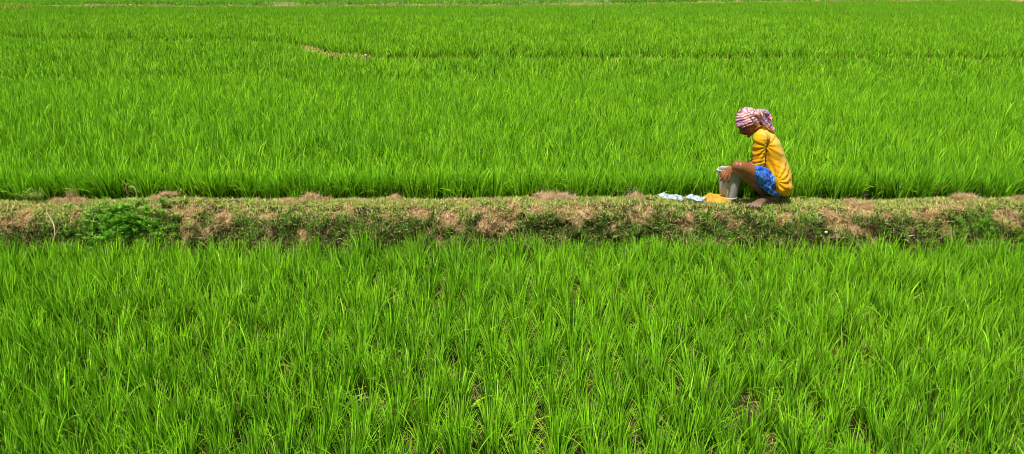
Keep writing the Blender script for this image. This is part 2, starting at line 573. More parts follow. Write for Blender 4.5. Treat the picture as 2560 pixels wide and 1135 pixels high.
def bund_samples(n, x0=-7, x1=7, s0=0.10, s1=0.97):
    x = rng.uniform(x0, x1, n); s = rng.uniform(s0, s1, n)
    return x, s


_ba = BUND_ME.attributes.new('bare', 'FLOAT', 'POINT')
_ba.data.foreach_set('value', bare_mask(gx.ravel(), gs.ravel()).astype(np.float32))
# green creeping grass over the bund
NG = 330000
x, s = bund_samples(NG)
Y = np.interp(s, _ps, PROF[:, 0])
veg = 0.5 + 0.9 * fbm(x * 2.0, s * 5, seed=50, o=4)
clump = 0.5 + 0.9 * fbm(x * 11, s * 16, seed=52, o=3)
m = bare_mask(x, s)
keep = rng.uniform(0, 1, NG) < np.clip(0.30 + 0.55 * veg + 0.55 * clump - 0.70 * m, 0.22, 1)
x, s, veg, clump, m, Y = [a[keep] for a in (x, s, veg, clump, m, Y)]
pos = bund_surface(x, s); n = len(x)
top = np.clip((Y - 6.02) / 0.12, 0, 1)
tone = fbm(x * 1.3, s * 3, seed=60, o=3); tone2 = fbm(x * 6, s * 9, seed=61, o=3)
pick = rng.uniform(0, 1, n)
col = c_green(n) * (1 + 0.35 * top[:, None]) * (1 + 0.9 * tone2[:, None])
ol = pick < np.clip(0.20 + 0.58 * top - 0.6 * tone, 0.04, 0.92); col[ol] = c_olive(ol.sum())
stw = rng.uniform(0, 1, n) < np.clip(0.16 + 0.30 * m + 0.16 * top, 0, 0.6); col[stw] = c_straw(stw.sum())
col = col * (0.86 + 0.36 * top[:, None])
L = rng.uniform(0.03, 0.085, n) * np.where(top > 0.5, 0.6, 1.0)
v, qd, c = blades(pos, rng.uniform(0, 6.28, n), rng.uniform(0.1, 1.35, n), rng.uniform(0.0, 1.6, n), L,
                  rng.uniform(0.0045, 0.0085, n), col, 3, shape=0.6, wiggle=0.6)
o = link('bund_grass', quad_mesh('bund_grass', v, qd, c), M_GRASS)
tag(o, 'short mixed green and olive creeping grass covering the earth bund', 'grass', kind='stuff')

# dry straw and roots scattered over the bund
NSx = 60000
x, s = bund_samples(NSx)
m = bare_mask(x, s)
keep = rng.uniform(0, 1, NSx) < np.clip(0.06 + 0.50 * m, 0, 0.7)
x, s = x[keep], s[keep]; n = len(x)
pos = bund_surface(x, s); pos[:, 2] += 0.003
v, qd, c = blades(pos, rng.uniform(0, 6.28, n), rng.uniform(0.5, 1.6, n), rng.uniform(-0.3, 1.2, n), rng.uniform(0.02, 0.08, n),
                  rng.uniform(0.0018, 0.004, n), c_straw(n), 3, shape=0.4, wiggle=1.0)
o = link('bund_straw', quad_mesh('bund_straw', v, qd, c), M_STRAW)
tag(o, 'tan dry grass stems matted over the bare parts of the bund', 'dry grass', kind='stuff')

x, s = bund_samples(26000)
m = bare_mask(x, s); kk = rng.uniform(0, 1, len(x)) < (0.08 + 0.6 * m); x, s = x[kk], s[kk]; n = len(x)
P0 = bund_surface(x, s)
octa = np.array([(1, 0, 0), (0, 1, 0), (-1, 0, 0), (0, -1, 0), (0, 0, 1), (0, 0, -1)], float)
oq = [(0, 1, 4, 4), (1, 2, 4, 4), (2, 3, 4, 4), (3, 0, 4, 4)]
rad = 0.004 + 0.014 * rng.uniform(0, 1, n) ** 3
VV = P0[:, None, :] + octa[None] * rad[:, None, None] * rng.uniform(.5, 1.3, (n, 6, 1))
tri = np.array([(0, 1, 4), (1, 2, 4), (2, 3, 4), (3, 0, 4), (1, 0, 5), (2, 1, 5), (3, 2, 5), (0, 3, 5)])
T = (np.arange(n)[:, None, None] * 6 + tri[None]).reshape(-1, 3).astype(np.int32)
me = bpy.data.meshes.new('soil_crumbs'); me.vertices.add(n * 6); me.vertices.foreach_set('co', VV.astype(np.float32).ravel())
me.loops.add(T.size); me.loops.foreach_set('vertex_index', T.ravel()); me.polygons.add(len(T))
me.polygons.foreach_set('loop_start', np.arange(0, T.size, 3, dtype=np.int32)); me.update(calc_edges=True)
o = link('soil_crumbs', me, M_EARTH)
tag(o, 'small dry crumbs of earth strewn over the bare spots of the bund', 'soil', kind='stuff')

# taller edge grass along the back and the foot of the bund
n = 16000
x = rng.uniform(-7, 7, n)
back = rng.uniform(0, 1, n) < 0.55
s = np.where(back, rng.uniform(0.86, 0.985, n), rng.uniform(0.18, 0.40, n))
kk = rng.uniform(0, 1, n) < np.clip(0.5 + fbm(x * 2.5, s * 6, seed=90), 0.05, 1)
x, s, back = x[kk], s[kk], back[kk]; n = len(x)
pos = bund_surface(x, s)
col = c_green(n) * 1.15; ol = rng.uniform(0, 1, n) < 0.3; col[ol] = c_olive(ol.sum())
v, qd, c = blades(pos, rng.uniform(0, 6.28, n), rng.uniform(0.05, 0.8, n), rng.uniform(0.1, 1.2, n),
                  np.where(back, rng.uniform(0.04, 0.14, n), rng.uniform(0.05, 0.13, n)),
                  rng.uniform(0.0035, 0.006, n), col, 4, shape=0.6, wiggle=0.3)
o = link('edge_grass', quad_mesh('edge_grass', v, qd, c), M_GRASS)
tag(o, 'thin taller grass blades along both edges of the earth bund', 'grass', kind='stuff')

# yellowed litter on the mud between the rice hills
n = 26000
x = rng.uniform(-6, 6, n); y = rng.uniform(1.9, 5.75, n)
pos = np.stack([x, y, Z_FRONT + 0.02 * fbm(x * 2.2, y * 2.2, seed=5) + 0.012], -1)
col = np.where(rng.uniform(0, 1, (n, 1)) < 0.5, c_olive(n), c_straw(n) * np.array([0.9, 0.8, 0.4]))
v, qd, c = blades(pos, rng.uniform(0, 6.28, n), rng.uniform(0.7, 1.6, n), rng.uniform(-0.2, 0.8, n), rng.uniform(0.04, 0.12, n),
                  rng.uniform(0.003, 0.008, n), col, 3, shape=0.4)
o = link('leaf_litter', quad_mesh('leaf_litter', v, qd, c), M_STRAW)
tag(o, 'yellowed dead leaves lying on the mud between front rice plants', 'leaf litter', kind='stuff')


# weeds on the farther bunds
def line_blades(line, x0, x1, n, hw, z0, L, W, colfn, dens_seed=0, dens=0.3, gate=None):
    x = rng.uniform(x0, x1, n); k = rng.uniform(-1, 1, n)
    y = line_y(line, x) + k * hw
    keep = rng.uniform(0, 1, n) < np.clip(dens + fbm(x * 0.8, k * 0.6, seed=dens_seed), 0, 1)
    if gate is not None: keep &= gate(x, y)
    x, y, k = x[keep], y[keep], k[keep]; n = len(x)
    pos = np.stack([x, y, Z_BACK + (z0 + (bumpA(x) if line is LINE_A else 0)) * (1 - np.abs(k) ** 2.2)], -1)
    return blades(pos, rng.uniform(0, 6.28, n), rng.uniform(0.1, 1.3, n), rng.uniform(0, 1.0, n), rng.uniform(*L, n),
                  rng.uniform(*W, n), colfn(n), 3, shape=0.5)


parts = [line_blades(LINE_A, -20, 20, 30000, 0.34, 0.10, (0.04, 0.12), (0.008, 0.016), lambda n: np.where(rng.uniform(0, 1, (n, 1)) < 0.35, c_olive(n) * 1.2, c_straw(n) * [1.15, 1.15, .9]), 3, 0.5),
         line_blades(LINE_A, XA[0], XA[3], 2600, 0.12, 0.10, (0.03, 0.08), (0.010, 0.02), lambda n: np.where(rng.uniform(0, 1, (n, 1)) < 0.3, c_olive(n) * 1.2, c_straw(n) * [.85, .9, .65]), 3, 0.8),
         line_blades(LINE_B, -36, 36, 20000, 0.34, 0.05, (0.05, 0.14), (0.008, 0.016), c_green, 5, 0.4)]
v, qd, c = merge(parts)
o = link('far_bund_grass', quad_mesh('far_bund_grass', v, qd, c), M_GRASS)
tag(o, 'dry yellowish grass on the low bunds in the middle of the rice', 'grass', kind='stuff')


def c_pale(n):
    k = rng.uniform(0, 1, (n, 1))
    return np.array([0.22, 0.32, 0.10]) * (1 - k) + np.array([0.70, 0.70, 0.42]) * k


XC = [on_z(p, 10, 0.2)[0] for p in (560, 1560)]
pa = line_blades(LINE_C, XC[0], XC[1], 16000, 0.8, 0.28, (0.06, 0.2), (0.012, 0.03), c_pale, 7, 0.35)
pb_ = line_blades(LINE_C, -40, 40, 60000, 0.8, 0.26, (0.08, 0.26), (0.014, 0.03), lambda n: c_green(n) * 1.3, 17, 0.55)
v, qd, c = merge([pa, pb_])
o = link('distant_weeds', quad_mesh('distant_weeds', v, qd, c), M_GRASS)
tag(o, 'pale green weeds along the farthest bund', 'weeds', kind='stuff')


# ------------------------------------------------------------------ generic solids
def lathe(profile, seg=48, name='m', center=(0, 0, 0)):
    V = []; Q = []
    for (r, z) in profile:
        for k in range(seg):
            a = 2 * math.pi * k / seg
            V.append((center[0] + r * math.cos(a), center[1] + r * math.sin(a), center[2] + z))
    for i in range(len(profile) - 1):
        for k in range(seg):
            k2 = (k + 1) % seg
            Q.append((i * seg + k, i * seg + k2, (i + 1) * seg + k2, (i + 1) * seg + k))
    return quad_mesh(name, V, Q)


def sweep_bm(bm, pts, ra, rb=None, side=(0, 1, 0), seg=20, sub=6, cap=True, taper_end=True):
    """closed tube through pts with elliptical section; rb along `side`, ra across; Catmull-Rom smoothed"""
    pts = [np.array(p, float) for p in pts]; n = len(pts)
    ra = list(ra) if hasattr(ra, '__len__') else [ra] * n
    rb = ra if rb is None else (list(rb) if hasattr(rb, '__len__') else [rb] * n)
    P = []; A = []; B = []
    ext = [2 * pts[0] - pts[1]] + pts + [2 * pts[-1] - pts[-2]]
    ea = [ra[0]] + ra + [ra[-1]]; eb = [rb[0]] + rb + [rb[-1]]
    def cr(p0, p1, p2, p3, t):
        return 0.5 * ((2 * p1) + (-p0 + p2) * t + (2 * p0 - 5 * p1 + 4 * p2 - p3) * t * t + (-p0 + 3 * p1 - 3 * p2 + p3) * t ** 3)
    for i in range(1, n):
        for k in range(sub):
            t = k / sub
            P.append(cr(ext[i - 1], ext[i], ext[i + 1], ext[i + 2], t))
            A.append(max(0.001, cr(ea[i - 1], ea[i], ea[i + 1], ea[i + 2], t))); B.append(max(0.001, cr(eb[i - 1], eb[i], eb[i + 1], eb[i + 2], t)))
    P.append(pts[-1]); A.append(ra[-1]); B.append(rb[-1])
    if cap:   # rounded ends
        def endcap(p, d, a, b):
            r = min(a, b); out = []
            for t in (0.35, 0.7, 0.92, 0.995):
                out.append((p + d * r * t, a * math.sqrt(1 - t * t), b * math.sqrt(1 - t * t)))
            return out
        d1 = P[-1] - P[-2]; d1 /= np.linalg.norm(d1); d0 = P[0] - P[1]; d0 /= np.linalg.norm(d0)
        e1 = endcap(P[-1], d1, A[-1], B[-1]); e0 = endcap(P[0], d0, A[0], B[0])[::-1]
        P = [e[0] for e in e0] + P + [e[0] for e in e1]
        A = [e[1] for e in e0] + A + [e[1] for e in e1]
        B = [e[2] for e in e0] + B + [e[2] for e in e1]
    m = len(P); side = np.array(side, float)
    rings = []
    for i in range(m):
        t = P[min(i + 1, m - 1)] - P[max(i - 1, 0)]; t /= (np.linalg.norm(t) + 1e-9)
        s = side - t * np.dot(side, t)
        if np.linalg.norm(s) < 0.05: s = np.array([0, 0, 1.0]) - t * t[2]
        s /= np.linalg.norm(s); u = np.cross(t, s)
        rings.append([bm.verts.new(P[i] + s * B[i] * math.cos(2 * math.pi * k / seg) + u * A[i] * math.sin(2 * math.pi * k / seg)) for k in range(seg)])
    for i in range(m - 1):
        for k in range(seg):
            k2 = (k + 1) % seg
            bm.faces.new((rings[i][k], rings[i][k2], rings[i + 1][k2], rings[i + 1][k]))
    bm.faces.new(rings[0][::-1]); bm.faces.new(rings[-1])


def ellipsoid_bm(bm, c, r, axes=None, seg=20):
    res = bmesh.ops.create_uvsphere(bm, u_segments=seg, v_segments=seg // 2 + 2, radius=1.0)
    A = np.eye(3) if axes is None else np.array(axes).T
    for v in res['verts']:
        p = np.array(v.co) * np.array(r)
        v.co = Vector(A @ p + np.array(c))


def remeshed(bm, name, voxel, smooth=2, fac=0.5):
    bmesh.ops.recalc_face_normals(bm, faces=bm.faces)
    me = bpy.data.meshes.new(name + '_raw'); bm.to_mesh(me); bm.free()
    o = bpy.data.objects.new(name + '_tmp', me); COL.objects.link(o)
    r = o.modifiers.new('r', 'REMESH'); r.mode = 'VOXEL'; r.voxel_size = voxel; r.use_smooth_shade = True
    if smooth:
        sm = o.modifiers.new('s', 'SMOOTH'); sm.iterations = smooth; sm.factor = fac
    dg = bpy.context.evaluated_depsgraph_get(); dg.update()
    out = bpy.data.meshes.new_from_object(o.evaluated_get(dg))
    out.name = name
    bpy.data.objects.remove(o); bpy.data.meshes.remove(me)
    out.polygons.foreach_set('use_smooth', np.ones(len(out.polygons), bool))
    return out


def coords(me):
    a = np.empty(len(me.vertices) * 3, np.float32); me.vertices.foreach_get('co', a); return a.reshape(-1, 3).astype(float)


def normals(me):
    a = np.empty(len(me.vertices) * 3, np.float32); me.vertices.foreach_get('normal', a); return a.reshape(-1, 3).astype(float)


def set_coords(me, v):
    me.vertices.foreach_set('co', v.astype(np.float32).ravel()); me.update()


# ------------------------------------------------------------------ materials of the person and his things
def mat_skin():
    k = NT('weathered_skin'); P = k.pos()
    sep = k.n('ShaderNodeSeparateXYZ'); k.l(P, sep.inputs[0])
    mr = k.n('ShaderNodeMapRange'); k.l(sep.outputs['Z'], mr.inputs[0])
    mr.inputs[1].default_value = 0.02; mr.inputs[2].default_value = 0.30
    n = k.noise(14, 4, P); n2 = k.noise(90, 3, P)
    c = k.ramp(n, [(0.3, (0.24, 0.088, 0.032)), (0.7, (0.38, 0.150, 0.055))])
    d = k.ramp(n, [(0.3, (0.085, 0.048, 0.030)), (0.7, (0.15, 0.090, 0.060))])       # shade under the thigh, painted into the shin's skin colour
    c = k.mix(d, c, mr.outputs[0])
    mf = k.n('ShaderNodeMapRange'); k.l(sep.outputs['Z'], mf.inputs[0])
    mf.inputs[1].default_value = 0.03; mf.inputs[2].default_value = 0.075
    c = k.mix(k.ramp(n, [(0.3, (0.24, 0.15, 0.095)), (0.7, (0.36, 0.25, 0.17))]), c, mf.outputs[0])  # paler foot: its sunlight is put into the skin colour
    nx_ = k.n('ShaderNodeMapRange'); k.l(sep.outputs['Z'], nx_.inputs[0])      # shade on the bowed face, put into the skin colour
    nx_.inputs[1].default_value = 0.55; nx_.inputs[2].default_value = 0.62
    c = k.mix(c, k.mix(c, (0.80, 0.74, 0.74), 1.0, 'MULTIPLY'), nx_.outputs[0])
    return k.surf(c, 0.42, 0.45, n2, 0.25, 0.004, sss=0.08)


def mat_shirt():
    k = NT('yellow_cotton'); P = k.pos()
    n = k.noise(7, 4, P); n2 = k.noise(160, 2, P)
    c = k.ramp(n, [(0.3, (0.78, 0.36, 0.003)), (0.7, (0.90, 0.48, 0.008))])
    # worn cloth, plus the sheen of the upper back put into the colour
    at_ = k.n('ShaderNodeAttribute', attribute_name='worn_sheen').outputs['Fac']
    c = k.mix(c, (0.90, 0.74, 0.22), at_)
    mp = k.n('ShaderNodeMapping'); mp.inputs['Scale'].default_value = (9, 7, 24); mp.inputs['Rotation'].default_value = (0, 0.5, 0)
    k.l(P, mp.inputs[0])
    f1 = k.noise(1.0, 3, mp.outputs[0], dist=1.5)
    c = k.mix(c, k.ramp(k.noise(5, 4, P), [(0.45, (1, 1, 1)), (0.75, (0.80, 0.76, 0.8))]), 1.0, 'MULTIPLY')
    return k.surf(c, 0.9, 0.1, k.mix(f1, n2, 0.08), 0.45, 0.012, sheen=0.1)


def mat_shorts():
    k = NT('blue_printed_cloth'); O = k.coord('Object')
    v = k.n('ShaderNodeTexNoise'); v.inputs['Scale'].default_value = 13; v.inputs['Distortion'].default_value = 1.6
    v.inputs['Detail'].default_value = 2; k.l(O, v.inputs['Vector'])
    c = k.ramp(v.outputs['Fac'], [(0.36, (0.010, 0.03, 0.18)), (0.46, (0.020, 0.11, 0.60)), (0.60, (0.06, 0.26, 0.80)), (0.69, (0.50, 0.62, 0.85)), (0.73, (0.03, 0.16, 0.60))])
    wv = k.n('ShaderNodeTexWave', wave_type='BANDS'); wv.inputs['Scale'].default_value = 9
    wv.inputs['Distortion'].default_value = 3; k.l(O, wv.inputs['Vector'])
    c = k.mix(c, (0.55, 0.62, 0.75), k.ramp(wv.outputs['Fac'], [(0.97, 0), (0.995, 0.3)]))
    return k.surf(c, 0.8, 0.2, k.noise(120, 2, O), 0.15, 0.003)


def mat_turban():
    k = NT('checked_head_cloth'); O = k.coord('Object')
    mp = k.n('ShaderNodeMapping'); mp.inputs['Rotation'].default_value = (0.2, 0.75, 0.5); k.l(O, mp.inputs[0])
    warp = k.n('ShaderNodeTexNoise'); warp.inputs['Scale'].default_value = 9; k.l(O, warp.inputs[0])
    add = k.n('ShaderNodeMixRGB'); add.inputs[0].default_value = 0.10
    k.l(mp.outputs[0], add.inputs[1]); k.l(warp.outputs['Color'], add.inputs[2])

    def band(axis, scale, dist=0.6):
        wv = k.n('ShaderNodeTexWave', wave_type='BANDS', bands_direction=axis)
        wv.inputs['Scale'].default_value = scale; wv.inputs['Distortion'].default_value = dist
        k.l(add.outputs[0], wv.inputs['Vector']); return wv.outputs['Fac']
    c = k.ramp(k.noise(11, 2, O), [(0.36, (0.36, 0.24, 0.60)), (0.44, (0.76, 0.24, 0.34)), (0.51, (0.88, 0.62, 0.52)), (0.59, (0.80, 0.28, 0.18)), (0.67, (0.44, 0.46, 0.78))])
    c = k.mix(c, (0.86, 0.74, 0.62), k.ramp(band('Z', 9), [(0.72, 0), (0.82, 0.65)]))
    c = k.mix(c, (0.62, 0.15, 0.24), k.ramp(band('X', 8), [(0.80, 0), (0.9, 0.65)]))
    c = k.mix(c, (0.10, 0.04, 0.16), k.ramp(band('Z', 5.3, 1.5), [(0.972, 0), (0.985, 0.85)]))
    c = k.mix(c, (0.16, 0.08, 0.24), k.ramp(band('X', 4.1, 1.5), [(0.975, 0), (0.988, 0.8)]))
    return k.surf(c, 0.85, 0.15, k.noise(150, 2, O), 0.15, 0.003)


def mat_plain(name, col, rough=0.6, spec=0.3, metallic=0.0, var=0.25, vs=20, bump=0.2, bscale=60):
    k = NT(name); O = k.coord('Object')
    n = k.noise(vs, 5, O)
    c = k.mix(col, k.ramp(n, [(0.3, 1 - var), (0.7, 1 + var)]), 1.0, 'MULTIPLY')
    return k.surf(c, rough, spec, k.noise(bscale, 4, O), bump, 0.004, metallic=metallic)


def mat_bag():
    k = NT('printed_woven_plastic'); O = k.coord('Object')
    n = k.noise(34, 4, O, dist=0.8); n2 = k.noise(55, 3, O, dist=0.4)
    c = k.ramp(n, [(0.40, (0.60, 0.68, 0.76)), (0.53, (0.56, 0.60, 0.63)), (0.57, (0.06, 0.20, 0.32)), (0.63, (0.22, 0.46, 0.42)), (0.70, (0.48, 0.56, 0.64))])
    c = k.mix(c, (0.06, 0.16, 0.22), k.ramp(n2, [(0.62, 0), (0.66, 0.8)]))
    return k.surf(c, 0.35, 0.4, n2, 0.3, 0.004)


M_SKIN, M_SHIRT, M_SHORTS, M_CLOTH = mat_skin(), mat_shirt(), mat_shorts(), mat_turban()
M_BAG = mat_bag()
M_DARK = mat_plain('dark_bag_lining', (0.03, 0.032, 0.04), 0.6)

# ------------------------------------------------------------------ the squatting man
person_base = on_z(1908, 505, 0.0)
person = empty('person', person_base)
tag(person, 'squatting man in yellow shirt and checked head cloth, hands over a grey bucket', 'person')

KN = at(1845, 416, 6.17)      # near knee
KF = at(1875, 414, 6.60)      # far knee
AN = at(1910, 487, 6.36)      # near ankle
AF = at(1929, 488, 6.54)
HN = at(1938, 456, 6.30)
HF = at(1944, 452, 6.52)
PEL = at(1946, 455, 6.41)
CH = at(1922, 370, 6.39)
NB = at(1898, 320, 6.39)
SN = at(1901, 343, 6.235)
SF = at(1903, 340, 6.545)
EN = at(1896, 412, 6.25)
EF = at(1892, 404, 6.62)
WN = at(1834, 420, 6.315)
WF = at(1850, 428, 6.50)

bm = bmesh.new()
# trunk
sweep_bm(bm, [PEL + [0, 0, -0.02], at(1940, 425, 6.40), CH, at(1908, 335, 6.39)], [.085, .085, .088, .06], [.145, .125, .14, .10])
sweep_bm(bm, [at(1910, 338, 6.39), NB, at(1884, 313, 6.385)], [.055, .050, .055], [.06, .052, .055])
# legs
sweep_bm(bm, [HN, (HN + KN) / 2 + [0, 0, .0], KN + [.03, 0, -.004], KN], [.075, .062, .052, .045], seg=24)
sweep_bm(bm, [HF, (HF + KF) / 2, KF], [.085, .070, .048], seg=24)
d = AN - KN
sweep_bm(bm, [KN, KN + d * .28 + [.012, 0, -.004], KN + d * .5 + [.008, 0, 0], KN + d * .8, AN], [.046, .050, .044, .031, .030], seg=24)
ellipsoid_bm(bm, KN + [-.012, -.004, .006], (.044, .044, .046))
d = AF - KF
sweep_bm(bm, [KF, KF + d * .3, KF + d * .6, AF], [.046, .050, .042, .030], seg=24)
# arms
sweep_bm(bm, [SN, (SN + EN) / 2, EN], [.048, .042, .036]); sweep_bm(bm, [EN, (EN + WN) / 2 + [0, .01, .0], WN], [.038, .034, .024], [.038, .034, .027])
sweep_bm(bm, [SF, (SF + EF) / 2, EF], [.048, .042, .036]); sweep_bm(bm, [EF, (EF + WF) / 2, WF], [.038, .034, .024])


def foot(bm, ankle, heel, ball, inner, z0):
    """ankle, heel and ball in world; inner = unit vector towards the big toe"""
    heel = np.array(heel); ball = np.array(ball); f = ball - heel; f /= np.linalg.norm(f); inner = np.array(inner, float)
    ellipsoid_bm(bm, heel + [0, 0, .004], (.031, .031, .030))
    sweep_bm(bm, [ankle, ankle + [0, 0, -.03], heel + f * .035 + [0, 0, .012]], [.030, .031, .030])
    sweep_bm(bm, [ankle + [0, 0, -.01], heel + f * .08 + [0, 0, .025], ball + [0, 0, .006], ball + f * .015], [.030, .028, .016, .012], [.030, .034, .044, .043], side=inner)
    sweep_bm(bm, [heel, heel + f * .07 + [0, 0, -.008], ball + [0, 0, -.004]], [.024, .018, .014], [.027, .034, .042], side=inner)
    for k, (o, L, r) in enumerate([(.036, .066, .0130), (.013, .064, .0092), (-.006, .058, .0088), (-.024, .050, .0084), (-.041, .040, .0080)]):
        a = ball + inner * o - f * (0.004 * k)
        dd = f + inner * (o * 5.0); dd /= np.linalg.norm(dd)
        sweep_bm(bm, [a, a + dd * L * .6 + [0, 0, .006], a + dd * L + [0, 0, -.004]], [r, r * 1.02, r * .95], seg=12, sub=4)


hz = 0.030
hz = 0.036; hn = on_z(1920, 497, hz); bn = on_z(1888, 514, hz * 0.75)
bn = hn + (bn - hn) * .92
f = (bn - hn); f /= np.linalg.norm(f)
foot(bm, AN, hn, bn, np.cross(f, [0, 0, 1]) * -1 if np.cross(f, [0, 0, 1])[0] > 0 else np.cross(f, [0, 0, 1]), 0)
hf = on_z(1938, 494, hz); bf = hf + np.array([-.150, -.06, -.012])
f = (bf - hf); f /= np.linalg.norm(f)
foot(bm, AF, hf, bf, np.cross(f, [0, 0, 1]) if np.cross(f, [0, 0, 1])[0] > 0 else -np.cross(f, [0, 0, 1]), 0)


# hands: palm, four unequal fingers with bends, thumb from the side of the palm
def hand(bm, wrist, knuckles, fingers, thumb, side):
    kn = [np.array(k) for k in knuckles]; mid = sum(kn) / 4
    sweep_bm(bm, [wrist, wrist * .5 + mid * .5, mid], [.020, .017, .014], [.026, .036, .040], side=side)
    for k, (a, chain, r) in enumerate(zip(kn, fingers, (.0102, .0106, .0100, .0090))):
        sweep_bm(bm, [a] + [np.array(c) for c in chain], [r * 1.08, r * 1.05, r, r * .88], seg=12, sub=4)
        sweep_bm(bm, [wrist * .35 + a * .65, a], [.011, .0105], seg=12, sub=4)
    sweep_bm(bm, [np.array(t) for t in thumb], [.014, .012, .0105, .009], seg=12, sub=4)


side = at(1826, 446, 6.30) - at(1812, 425, 6.34); side /= np.linalg.norm(side)
kn = [at(1812, 424, 6.345), at(1814, 429, 6.325), at(1819, 433, 6.315), at(1825, 435, 6.31)]
fg = [[at(1806, 430, 6.335), at(1803, 436, 6.332), at(1801.5, 441, 6.335)],
      [at(1809, 439, 6.312), at(1805.5, 445, 6.310), at(1802.5, 451, 6.322)],
      [at(1815, 443, 6.305), at(1811, 450, 6.305), at(1808.5, 456, 6.320)],
      [at(1824, 443, 6.300), at(1822, 450, 6.300), at(1820.5, 457, 6.312)]]
th = [at(1826, 421, 6.335), at(1820, 421, 6.36), at(1813, 424, 6.37), at(1808, 427, 6.375)]
hand(bm, WN, kn, fg, th, side)
kn = [at(1836, 421, 6.50), at(1837, 423, 6.48), at(1838, 425, 6.46), at(1839, 427, 6.44)]
fg = [[k + [-.028, 0, .003], k + [-.045, 0, -.018], k + [-.05, 0, -.040]] for k in kn]
th = [at(1843, 427, 6.46), at(1838, 428, 6.44), at(1833, 429, 6.43), at(1829, 430, 6.43)]
hand(bm, WF, kn, fg, th, np.array([0, 1.0, 0]))

# head: face looks down and to the left
HU = np.array([-.66, -.02, .75]); HU /= np.linalg.norm(HU)
HFW = np.array([-.75, -.10, -.66]); HFW -= HU * HFW.dot(HU); HFW /= np.linalg.norm(HFW)
HS = np.cross(HU, HFW)          # sideways
HC = at(1870, 304, 6.38)
AX = np.array([HFW, HS, HU])


def hd(f_, s_, u_): return HC + HFW * f_ + HS * s_ + HU * u_


ellipsoid_bm(bm, hd(-.012, 0, .028), (.094, .074, .090), AX, 28)
ellipsoid_bm(bm, hd(.030, 0, -.045), (.052, .055, .070), AX, 24)
sweep_bm(bm, [hd(-.035, 0, -.04), hd(.045, 0, -.098), hd(.066, 0, -.102)], [.040, .018, .015], [.056, .032, .020], side=HS)
ellipsoid_bm(bm, hd(.068, 0, -.103), (.017, .020, .016), AX)
sweep_bm(bm, [hd(.076, -.045, .010), hd(.088, -.018, .014), hd(.088, .018, .014), hd(.076, .045, .010)], [.009, .010, .010, .009], seg=12)
sweep_bm(bm, [hd(.082, 0, .012), hd(.096, 0, -.018), hd(.108, 0, -.036)], [.009, .010, .0115], [.008, .0095, .013], side=HS, seg=14)
ellipsoid_bm(bm, hd(.052, 0, -.012), (.031, .046, .034), AX, 20)
ellipsoid_bm(bm, hd(.072, 0, .002), (.020, .014, .022), AX, 14)
ellipsoid_bm(bm, hd(.076, 0, -.034), (.019, .020, .032), AX, 14)
for s_ in (-1, 1):
    ellipsoid_bm(bm, hd(.094, s_ * .013, -.040), (.012, .009, .008), AX, 12)
    ellipsoid_bm(bm, hd(.056, s_ * .036, -.028), (.020, .018, .020), AX, 16)
    # ear: rim and lobe
    sweep_bm(bm, [hd(.000, s_ * .072, -.035), hd(.006, s_ * .080, -.010), hd(-.004, s_ * .084, .012), hd(-.020, s_ * .084, .006), hd(-.020, s_ * .082, -.015), hd(-.006, s_ * .076, -.036)],
             [.006] * 6, seg=10, sub=4)
    ellipsoid_bm(bm, hd(-.008, s_ * .076, -.012), (.014, .006, .022), AX, 12)
sweep_bm(bm, [hd(.076, -.022, -.060), hd(.093, 0, -.058), hd(.076, .022, -.060)], [.0075, .009, .0075], seg=10)
sweep_bm(bm, [hd(.074, -.020, -.073), hd(.088, 0, -.072), hd(.074, .020, -.073)], [.0075, .0095, .0075], seg=10)
me = remeshed(bm, 'body', 0.0036, 2, 0.5)
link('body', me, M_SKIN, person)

# eyes (lowered lids show only a sliver), brows and moustache
def solid(name, fill, mat, parent, voxel=None, smooth=1):
    b = bmesh.new(); fill(b)
    if voxel: me = remeshed(b, name, voxel, smooth)
    else:
        bmesh.ops.recalc_face_normals(b, faces=b.faces)
        me = bpy.data.meshes.new(name); b.to_mesh(me); b.free()
        me.polygons.foreach_set('use_smooth', np.ones(len(me.polygons), bool))
    return link(name, me, mat, parent)


M_EYE = mat_plain('eye_white', (0.04, 0.03, 0.025), 0.8, var=0.1)
M_HAIR = mat_plain('greying_hair', (0.05, 0.04, 0.035), 0.7)
for s_ in (-1, 1):
    solid('eye', lambda b: ellipsoid_bm(b, hd(.070, s_ * .031, -.006), (.011, .013, .005), AX, 14), M_EYE, person)
    solid('eyebrow', lambda b: sweep_bm(b, [hd(.082, s_ * .048, .013), hd(.094, s_ * .030, .020), hd(.096, s_ * .012, .016)], [.002, .003, .002], [.003] * 3, seg=8), M_HAIR, person)
solid('moustache', lambda b: sweep_bm(b, [hd(.084, -.026, -.060), hd(.100, 0, -.051), hd(.084, .026, -.060)], [.004, .0055, .004], seg=8), M_HAIR, person)

# shirt ---------------------------------------------------------------
bm = bmesh.new()
sweep_bm(bm, [at(1957, 470, 6.40), at(1950, 452, 6.40), at(1943, 425, 6.40), at(1932, 395, 6.40), at(1921, 365, 6.39), at(1911, 340, 6.39), at(1902, 323, 6.39)],
         [.068, .096, .100, .100, .098, .080, .052], [.150, .175, .160, .160, .160, .120, .060], seg=36, sub=8)
ellipsoid_bm(bm, at(1957, 462, 6.36), (.070, .15, .085))
sweep_bm(bm, [at(1952, 466, 6.27), at(1948, 445, 6.275), at(1940, 420, 6.29), at(1930, 392, 6.30)], [.066, .078, .080, .07], [.090, .085, .075, .06], seg=30)
for S_, E_, D_ in ((SN, EN, at(1888, 421, 6.255)), (SF, EF, at(1884, 410, 6.61))):
    sweep_bm(bm, [at(1911, 345, 6.39) * .5 + S_ * .5, S_ + [0, 0, -.004], S_ * .62 + E_ * .38, S_ * .25 + E_ * .75, E_ + [.003, 0, .008], D_ * .7 + E_ * .3],
             [.070, .062, .060, .055, .052, .046], [.075, .058, .055, .052, .052, .050], seg=28)
